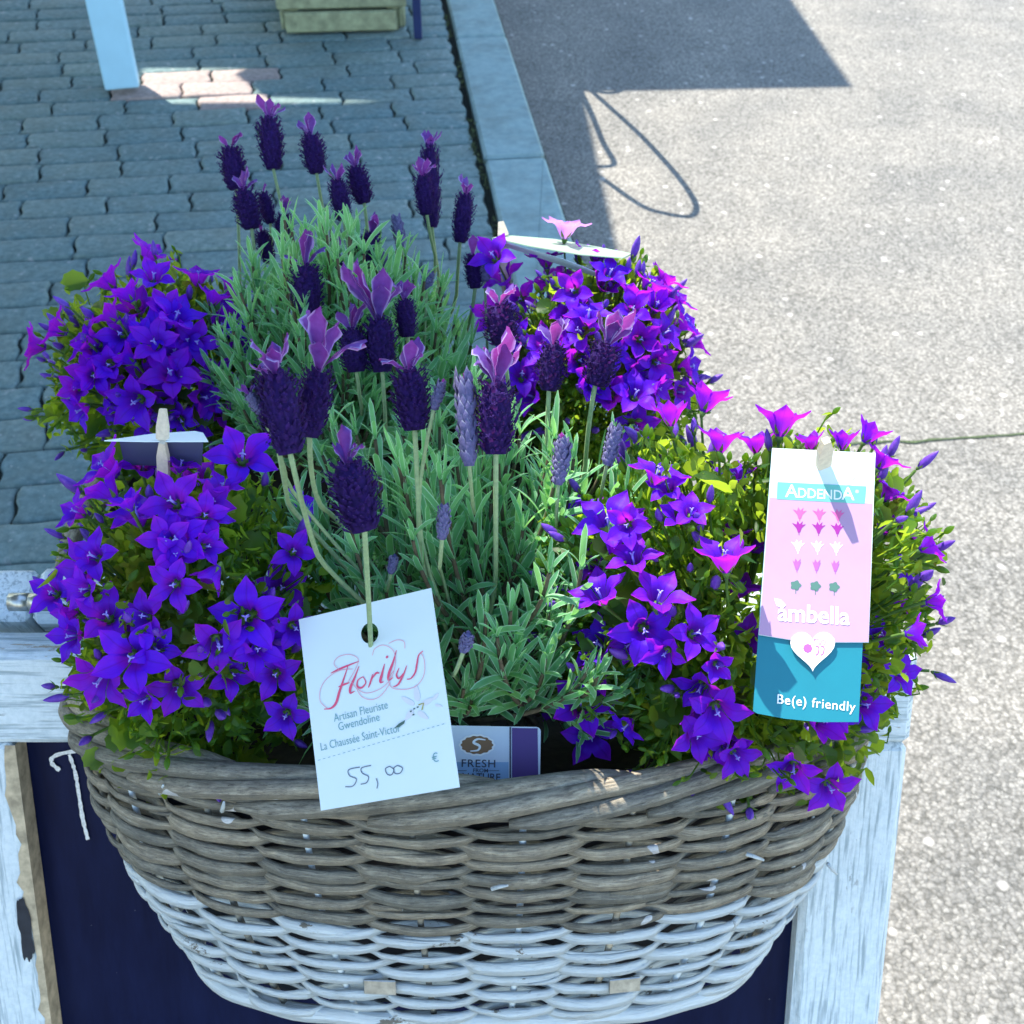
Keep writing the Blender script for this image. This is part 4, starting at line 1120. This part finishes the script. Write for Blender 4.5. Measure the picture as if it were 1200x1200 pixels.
def loc(name, mb_, mat, root, MX):   # local coordinates of the tag's frame
    return put(name, mb_.mesh(name, mat), MX, root)
def text(body, x, y, size, root, MX, mat, rot=0.0, shear=0.0, sx=1.0, z=0.0004, align='LEFT', name='lettering', bold=0.0, sp=1.0):
    c = bpy.data.curves.new('t', 'FONT'); c.body = body; c.size = size; c.shear = shear; c.align_x = align; c.offset = bold; c.space_character = sp
    c.resolution_u = 3
    t = bpy.data.objects.new('t', c); COL.objects.link(t)
    dg = bpy.context.evaluated_depsgraph_get(); me = bpy.data.meshes.new_from_object(t.evaluated_get(dg))
    bpy.data.objects.remove(t); me.materials.clear(); me.materials.append(mat); me.name = name
    return put(name, me, MX @ TRS(Vector((x, y, z)), Matrix.Rotation(rot, 4, 'Z'), (sx, 1, 1)), root)
def lines(L, wd, mat, root, MX, name='lettering', z=0.0004):
    return loc(name, strokes(L, wd, lambda x, y, l: Vector((x, y, l)), z), mat, root, MX)

pink = flat('pink_ink', (0.72,0.07,0.17)); ink = flat('teal_ink', (0.16,0.36,0.38)); pen = flat('pen_ink', (0.10,0.14,0.2)); palepink = flat('thin_pink_ink', (0.75,0.28,0.38))

# --- price tag
bk = None
for k in range(0, 70):
    dk_ = k*.001; a_ = P(376,950,.720); b_ = P(350,726,.720+dk_*.8); c_ = P(505,689,.720-dk_*.2)
    v_ = abs((c_-b_).normalized().dot((b_-a_).normalized()))
    if bk is None or v_ < bk[0]: bk = (v_, dk_)
MX, wd, ht = tagframe((350,726), (505,689), (376,950), .720+bk[1]*.8, .720-bk[1]*.2, .720)
def T(px, py):   # photo pixel (on the tag) to tag coordinates
    q = MX.inverted() @ CAM; r = (MX.inverted().to_3x3()) @ (P(px, py, 1)-CAM); t = -q.z/r.z
    return (q.x+r.x*t, q.y+r.y*t)
print('tag', bk, wd, ht)
hole_ = T(433, 742)
price = tag(put('price_tag', card_mb(wd, ht, 0.0007, hole=(hole_[0], hole_[1], wd*.066)).mesh('price_tag', M['card']), MX, None),
            'white rectangular price tag with pink script, hanging on a lavender stem over the rim', 'price tag')
u = wd/160.0     # one photo pixel on the card
def T(px, py):   # photo pixel (on the tag) to tag coordinates
    q = MX.inverted() @ CAM; r = (MX.inverted().to_3x3()) @ (P(px, py, 1)-CAM); t = -q.z/r.z
    return (q.x+r.x*t, q.y+r.y*t)
def TL(L): return [T(*p) for p in L]
A13 = math.radians(1.0)
base = T(393, 826); b2 = T(490, 801); ang = math.atan2(b2[1]-base[1], b2[0]-base[0])
# script word: thick calligraphic strokes with hairline swirls
def thickthin(a, b): return lambda t: u*(a+(b-a)*math.sin(math.pi*t)**1.5)
SCR = [[(408,781),(403,796),(398,811),(394,824),(388,830),(380,831)], [(388,789),(396,785),(408,780),(421,775)], [(397,805),(404,802),(410,800)],
       [(421,781),(416,794),(411,806),(411,812),(416,810)], [(426,793),(420,797),(419,804),(424,806),(429,800),(426,793)],
       [(437,790),(435,798),(432,806)], [(436,796),(441,789),(445,789)], [(451,778),(448,790),(446,799),(450,799)],
       [(465,762),(461,776),(456,790),(456,797),(461,794)], [(468,783),(465,791),(468,795),(473,789)], [(477,780),(473,791),(467,802),(461,805)],
       [(496,763),(491,768),(489,778),(487,788),(482,795),(477,796)]]
for i, L in enumerate(SCR):
    lines([TL(crom(L))], thickthin(.8, 3.0 if i in (0,3,7,8) else 2.0), pink, price, MX, z=.0004+i*.00001)
for q in ((453,771),):
    lines([TL([(q[0],q[1]),(q[0]+2,q[1]-2)])], 2.4*u, pink, price, MX, z=.00055)
SWL = [[(384,830),(376,822),(376,808),(384,795),(398,786),(414,784)],
       [(399,786),(392,778),(397,770),(410,767),(420,772),(418,782),(408,800)],
       [(437,768),(440,760),(450,756),(461,762),(464,774),(461,790),(452,803),(440,810),(428,812),(418,806),(412,798)],
       [(494,765),(498,775),(497,792),(488,804),(474,808),(460,806),(456,796),(462,786)],
       [(475,760),(474,752),(466,750),(456,754)], [(418,806),(424,816),(436,820),(448,814),(458,800)]]
for i, L in enumerate(SWL): lines([TL(crom(L))], .6*u, palepink, price, MX, z=.0006+i*.00001)
def ttext(s, px, py, hpx, mat, **k): x, y = T(px, py); return text(s, x, y, hpx*u*1.38, price, MX, mat, rot=ang, bold=-.00004, **k)
ttext('Artisan Fleuriste', 392, 846, 8.6, ink, sx=.82); ttext('Gwendoline', 397, 856.5, 8.6, ink, sx=.86); ttext('La Chaussée Saint-Victor', 376, 880, 8.6, ink, sx=.80)
dash = []
for k in range(26):
    a = T(373+k*5.8, 891-k*1.68); b = T(376+k*5.8, 890.2-k*1.68); dash.append([a, b])
lines(dash, .55*u, ink, price, MX)
HW = [[(422,899),(409,902),(410,909),(418,913),(414,921),(405,922)], [(435,897),(424,900),(425,906),(432,910),(430,917),(423,919)], [(441,912),(443,918),(442,924)],
      [(457,898),(452,901),(454,907),(459,908),(462,902),(457,898)], [(466,897),(462,900),(463,906),(469,906),(472,900),(466,897)]]
for L in HW: lines([TL(crom(L))], 1.0*u, pen, price, MX)
ttext('€', 507, 894, 9, ink)
# printed lily sprig
lil = flat('lily_print', (0.66,0.68,0.72)); grn = flat('leaf_print', (0.05,0.12,0.1)); gold = flat('stamen_print', (0.35,0.33,0.05))
for (px, py, a, L_, w_) in ((486,826,2.6,18,6),(490,822,1.7,20,7),(494,826,.5,17,6),(490,834,-.6,15,6),(484,832,-2.2,15,6),(508,820,.9,10,4),(510,826,-.2,9,3)):
    pts = []
    for k in range(14):
        q = 2*math.pi*k/14; x = (math.cos(q)*.5+.5)*L_; y = math.sin(q)*w_*.5*(1-.3*math.cos(q))
        pts.append(T(px+x*math.cos(a)-y*math.sin(a), py-(x*math.sin(a)+y*math.cos(a))))
    loc('lily_print', poly(pts, .00035+px*1e-7), lil, price, MX)
for (px, py) in ((481,834),(485,831),(489,829),(484,838)):
    lines([TL([(px,py),(px+2.2,py-.8)])], 1.3*u, grn, price, MX, 'lily_print', .0007)
loc('lily_print', poly(TL([(463,853),(468,848),(475,844),(474,848),(468,852)]), .0007), grn, price, MX)
lines([TL([(491,826),(497,824),(495,832)])], 1.4*u, gold, price, MX, 'lily_print', .0007)

# --- pink and teal plant tag at the right, in the sun
MX2, wd2, ht2 = tagframe((905,525), (1026,531), (883,836), .745, .742, .712)
tealM = flat('teal_print', (0.005,0.18,0.24)); pinkM = flat('pink_print', (0.44,0.27,0.42)); mint = flat('mint_print', (0.13,0.45,0.38)); whiteM = flat('white_print', (0.85,0.86,0.86)); hotM = flat('magenta_print', (0.28,0.015,0.26)); lil2 = flat('lilac_print', (0.35,0.10,0.45)); rosM = flat('rose_print', (0.60,0.10,0.30)); leafM = flat('green_print', (0.07,0.17,0.14)); 
ptag = tag(put('plant_tag', None, MX2.copy()), 'pink and teal plant tag with a heart, pegged in the front right bellflowers', 'plant tag', 'plant tags pegged among the flowers')
def T2(px, py):
    q = MX2.inverted() @ CAM; r = (MX2.inverted().to_3x3()) @ (P(px, py, 1)-CAM); t = -q.z/r.z
    return (q.x+r.x*t, q.y+r.y*t)
def T2L(L): return [T2(*p) for p in L]
u2 = wd2/121
bot = [(883,833),(888,836),(920,842),(960,846),(1007,846)]
loc('back_leaf', poly(T2L([(905,527)]+[(892,700)]+bot+[(1012,751),(1022,600),(1023,533)]), -.0016, .0006), tealM, ptag, MX2)
front = [(905,525),(1026,531),(1018,753),(978,753),(979,752),(889,744)]
loc('front_leaf', poly(T2L([(905,525),(1026,531),(1018,753),(980,753),(926,750),(889,744)]), 0.0, .0007), M['card'], ptag, MX2)
def lerp2(a, b, t): return (a[0]+(b[0]-a[0])*t, a[1]+(b[1]-a[1])*t)
loc('print', poly(T2L([(901.5,583),(1022.6,590),(1017.6,752.4),(980,752.4),(926,749.4),(889.5,743.6)]), .00025, .0001), pinkM, ptag, MX2)
loc('print', poly(T2L([(911,565),(1015,570),(1013,590.5),(910,585)]), .0004, .0001), mint, ptag, MX2)
a2 = T2(920,583); b2_ = T2(1008,588); ang2 = math.atan2(b2_[1]-a2[1], b2_[0]-a2[0])
def t2(s, px, py, h, mat, **k): x, y = T2(px, py); return text(s, x, y, h*u2*1.38, ptag, MX2, mat, rot=ang2, **k)
t2('A', 920, 582.5, 16, whiteM, z=.0006, bold=.00008); t2('DDEND', 934, 583, 12, whiteM, z=.0006, bold=.00008, sx=.90); t2('A', 986, 585.5, 16, whiteM, z=.0006, bold=.00008); t2('®', 1002, 578, 4, whiteM, z=.0006)
lines([T2L(crom([(982,566),(987,561),(995,558),(1001,560),(996,566),(988,567)]))], .6*u2, mint, ptag, MX2, z=.0006)
for r_, (yy, kind, mt) in enumerate(((602,'f',rosM),(618,'f',hotM),(640,'f',whiteM),(662,'b',lil2),(687,'l',leafM))):
    for c_, xx in enumerate((937, 960, 982)):
        x = xx-(yy-602)*.055; y = yy+c_*1.0
        if kind in 'fb':
            sp_ = 1.0 if kind == 'f' else .62
            pts = [(x-8*sp_,y-5),(x-3,y-3.2),(x-1.5,y-7.5),(x+.8,y-3.6),(x+4.5,y-7),(x+3.4,y-2.6),(x+8*sp_,y-3.5),(x+3.2,y+1),(x+1.3,y+6),(x-1.3,y+6),(x-3,y+1)]
            loc('print', poly(T2L(pts), .00045, .0001), mt, ptag, MX2)
            lines([T2L([(x,y+6),(x,y+9)])], .8*u2, mt, ptag, MX2, 'print', .00045)
        else:
            pts = [(x+6*math.cos(q)*(1+.16*math.cos(5*q)), y-1-5.5*math.sin(q)*(1+.16*math.cos(5*q))) for q in [2*math.pi*k/20 for k in range(20)]]
            loc('print', poly(T2L(pts), .00045, .0001), mt, ptag, MX2)
            lines([T2L([(x,y+3),(x,y+9)])], .8*u2, mt, ptag, MX2, 'print', .00045)
t2('ambella', 911, 727, 21, whiteM, z=.0006, bold=.00028, sx=.93)
loc('print', poly(T2L([(907,701),(915,703),(921,709),(917,713),(910,710)]), .0006, .0001), whiteM, ptag, MX2)
def heart(cx, cy, s, n=36):
    return [(cx+s*.0625*16*math.sin(q)**3, cy-s*.0625*(13*math.cos(q)-5*math.cos(2*q)-2*math.cos(3*q)-math.cos(4*q))*.98) for q in [2*math.pi*k/n for k in range(n)]]
loc('heart_badge', poly(T2L(heart(952,760,26)), .0012, .0011), whiteM, ptag, MX2)
lines([T2L(heart(952,760,22)+[heart(952,760,22)[0]])], .7*u2, pinkM, ptag, MX2, 'print', .0014)
loc('print', poly(T2L([(946+5.5*math.cos(q), 760-5.5*math.sin(q)) for q in [2*math.pi*k/8 for k in range(8)]]), .0014, .0001), lil2, ptag, MX2)
for dx in (0, 6): lines([T2L(crom([(955+dx,757),(959+dx,759),(958+dx,766),(955+dx,768)]))], 1.4*u2, lil2, ptag, MX2, 'print', .0014)
lines([T2L(crom([(955,756),(954,750),(959,750),(960,756),(963,751),(967,752),(965,757)]))], .7*u2, lil2, ptag, MX2, 'print', .0014)
a3 = T2(910,824)
text('Be(e) friendly', a3[0], a3[1], 11*u2*1.38, ptag, MX2, whiteM, rot=ang2-.04, z=-.0012, sx=.98, sp=1.08, bold=.00004)
def peg(root, a, b, w1=.0055, th=.0022):
    """flat wooden peg from b (low) to a (tip)"""
    a, b = Vector(a), Vector(b); d = (a-b).normalized(); L = (a-b).length; s = d.cross(FW).normalized(); f = s.cross(d)
    m = MB(); m.smooth = False; vs = []
    for (t, ww) in ((0,.45),(.06,1),(1-.011/L,1),(1,.5)):
        c = b+d*L*t
        vs += [c-s*w1*ww-f*th, c+s*w1*ww-f*th, c+s*w1*ww+f*th, c-s*w1*ww+f*th]
    fs = [(3,2,1,0),(12,13,14,15)]
    for i in range(3): fs += [(4*i, 4*i+1, 4*i+5, 4*i+4), (4*i+1, 4*i+2, 4*i+6, 4*i+5), (4*i+2, 4*i+3, 4*i+7, 4*i+6), (4*i+3, 4*i, 4*i+4, 4*i+7)]
    m.add(vs, fs); return obj('peg', m, M['peg'], root)
# the tip leans towards the viewer, the rest runs down behind the card into the soil
cpt = P(965, 546, .742)
tip = P(968, 516, .714)
peg(ptag, tip, cpt + (cpt-tip)*.02, .0044, .0022)
peg(ptag, cpt+FW*.004, P(958, 835, .78), .0044, .0018)

# --- tag seen nearly edge-on, front left
l0 = P(123, 517, .76); l1 = P(228, 520, .76)
ltag = thing('plant_tag', P(190, 545, .775), 'plain white plant tag seen almost edge on, on a wooden peg at the left', 'plant tag', 'plant tags pegged among the flowers')
m = MB(); m.smooth = False
qs = [P(122,516,.745), P(170,517,.744), P(244,517,.742), P(238,507,.80), P(228,505,.81), P(180,508,.80)]
m.add(qs+[q-UP*.0006 for q in qs], [tuple(range(6))[::-1], tuple(range(6,12))]+[(i,(i+1)%6,(i+1)%6+6,i+6) for i in range(6)]); obj('card', m, M['card'], ltag)
dkc = flat('dark_card_back', (0.06,0.075,0.14))
m = MB(); m.smooth = False
qs = [P(140,517.6,.748), P(238,518,.745), P(236,547,.765), P(146,545,.768)]
m.add(qs+[q+FW*.0006 for q in qs], [(3,2,1,0),(4,5,6,7)]+[(i,(i+1)%4,(i+1)%4+4,i+4) for i in range(4)]); obj('back_leaf', m, dkc, ltag)
peg(ltag, P(191, 479, .742), P(190.5, 516, .746), .0037, .002); peg(ltag, P(190.5, 518, .7425), P(195, 640, .80), .0036, .002)

# --- tag seen edge-on, back right
rtag = thing('plant_tag', P(587, 330, 1.06), 'pale green plant tag seen edge on above the rear right bellflowers', 'plant tag', 'plant tags pegged among the flowers')
gcard = flat('pale_green_card', (0.24,0.36,0.25))
m = MB(); m.smooth = False
qs = [P(577,278,1.02), P(620,288,1.0), P(680,298,.99), P(730,302,.985), P(741,297,1.0), P(700,289,1.03), P(650,280,1.05), P(600,276,1.05)]
m.add(qs+[q-UP*.0008 for q in qs], [tuple(range(8))[::-1], tuple(range(8,16))]+[(i,(i+1)%8,(i+1)%8+8,i+8) for i in range(8)]); obj('card', m, gcard, rtag)
m = MB(); m.smooth = False
qs = [P(577,279.5,1.02), P(660,303,1.0), P(744,336,.99), P(745,339,1.0), P(660,308,1.02), P(583,285,1.03)]
m.add(qs+[q-UP*.0008 for q in qs], [tuple(range(6))[::-1], tuple(range(6,12))]+[(i,(i+1)%6,(i+1)%6+6,i+6) for i in range(6)]); obj('back_leaf', m, M['card'], rtag)
peg(rtag, P(587, 260, 1.035), P(590, 277, 1.035), .0048, .002); peg(rtag, P(590, 281, 1.03), P(600, 420, 1.06), .0045, .002)

# --- small grower's label behind the rim
MX3, wd3, ht3 = tagframe((520,850), (632,852), (520,925), .80, .80, .795)
lab = tag(put('plant_label', card_mb(wd3, ht3, .0007, r=.003).mesh('plant_label', flat('label_blue', (0.62,0.70,0.80))), MX3, None),
          'small rectangular label with brown oval badge and purple end, tucked behind the front rim', 'label')
def T3(px, py):
    q = MX3.inverted() @ CAM; r = (MX3.inverted().to_3x3()) @ (P(px, py, 1)-CAM); t = -q.z/r.z
    return (q.x+r.x*t, q.y+r.y*t)
u3 = wd3/112
purp = flat('purple_print', (0.075,0.03,0.20)); brn = flat('bronze_print', (0.22,0.11,0.04)); dk = flat('dark_print', (0.04,0.05,0.09)); blu = flat('blue_print', (0.25,0.42,0.66))
loc('print', poly([T3(*p) for p in ((600,853),(630,853.5),(631,924),(600,924))], .0003, .0001), purp, lab, MX3)
loc('print', poly([T3(*p) for p in ((597,852),(599,852),(599,924),(597,924))], .0003, .0001), dk, lab, MX3)
loc('print', poly([T3(*p) for p in ((522,893),(596,893),(596,924),(522,924))], .0002, .0001), blu, lab, MX3)
def oval(a, b, sc_): return [T3(559+a*math.cos(q)*(1+sc_*math.cos(14*q)), 873-b*math.sin(q)*(1+sc_*math.cos(14*q))) for q in [2*math.pi*k/84 for k in range(84)]]
loc('badge', poly(oval(21,12.5,.03), .0004, .0001), whiteM, lab, MX3); loc('badge', poly(oval(18.5,10.5,.04), .0006, .0001), brn, lab, MX3)
lines([[T3(*p) for p in crom([(569,867),(560,866),(555,870),(562,874),(560,879),(551,880)])]], lambda t: u3*(1+2*math.sin(math.pi*t)), whiteM, lab, MX3, 'badge', .0008)
def t3(s, px, py, h, **k): x, y = T3(px, py); return text(s, x, y, h*u3*1.38, lab, MX3, dk, **k)
t3('FRESH', 540, 898.5, 9, sx=1.12, bold=.00006, z=.0006, sp=1.1); t3('FROM', 554, 904.8, 4.5, z=.0006, sx=1.1, bold=.00003); t3('NATURE', 541, 914, 8.5, sx=1.0, bold=.00006, z=.0006)
lines([[T3(536,903),T3(547,903)],[T3(571,903),T3(585,903)]], .6*u3, dk, lab, MX3, 'lettering', .0006)
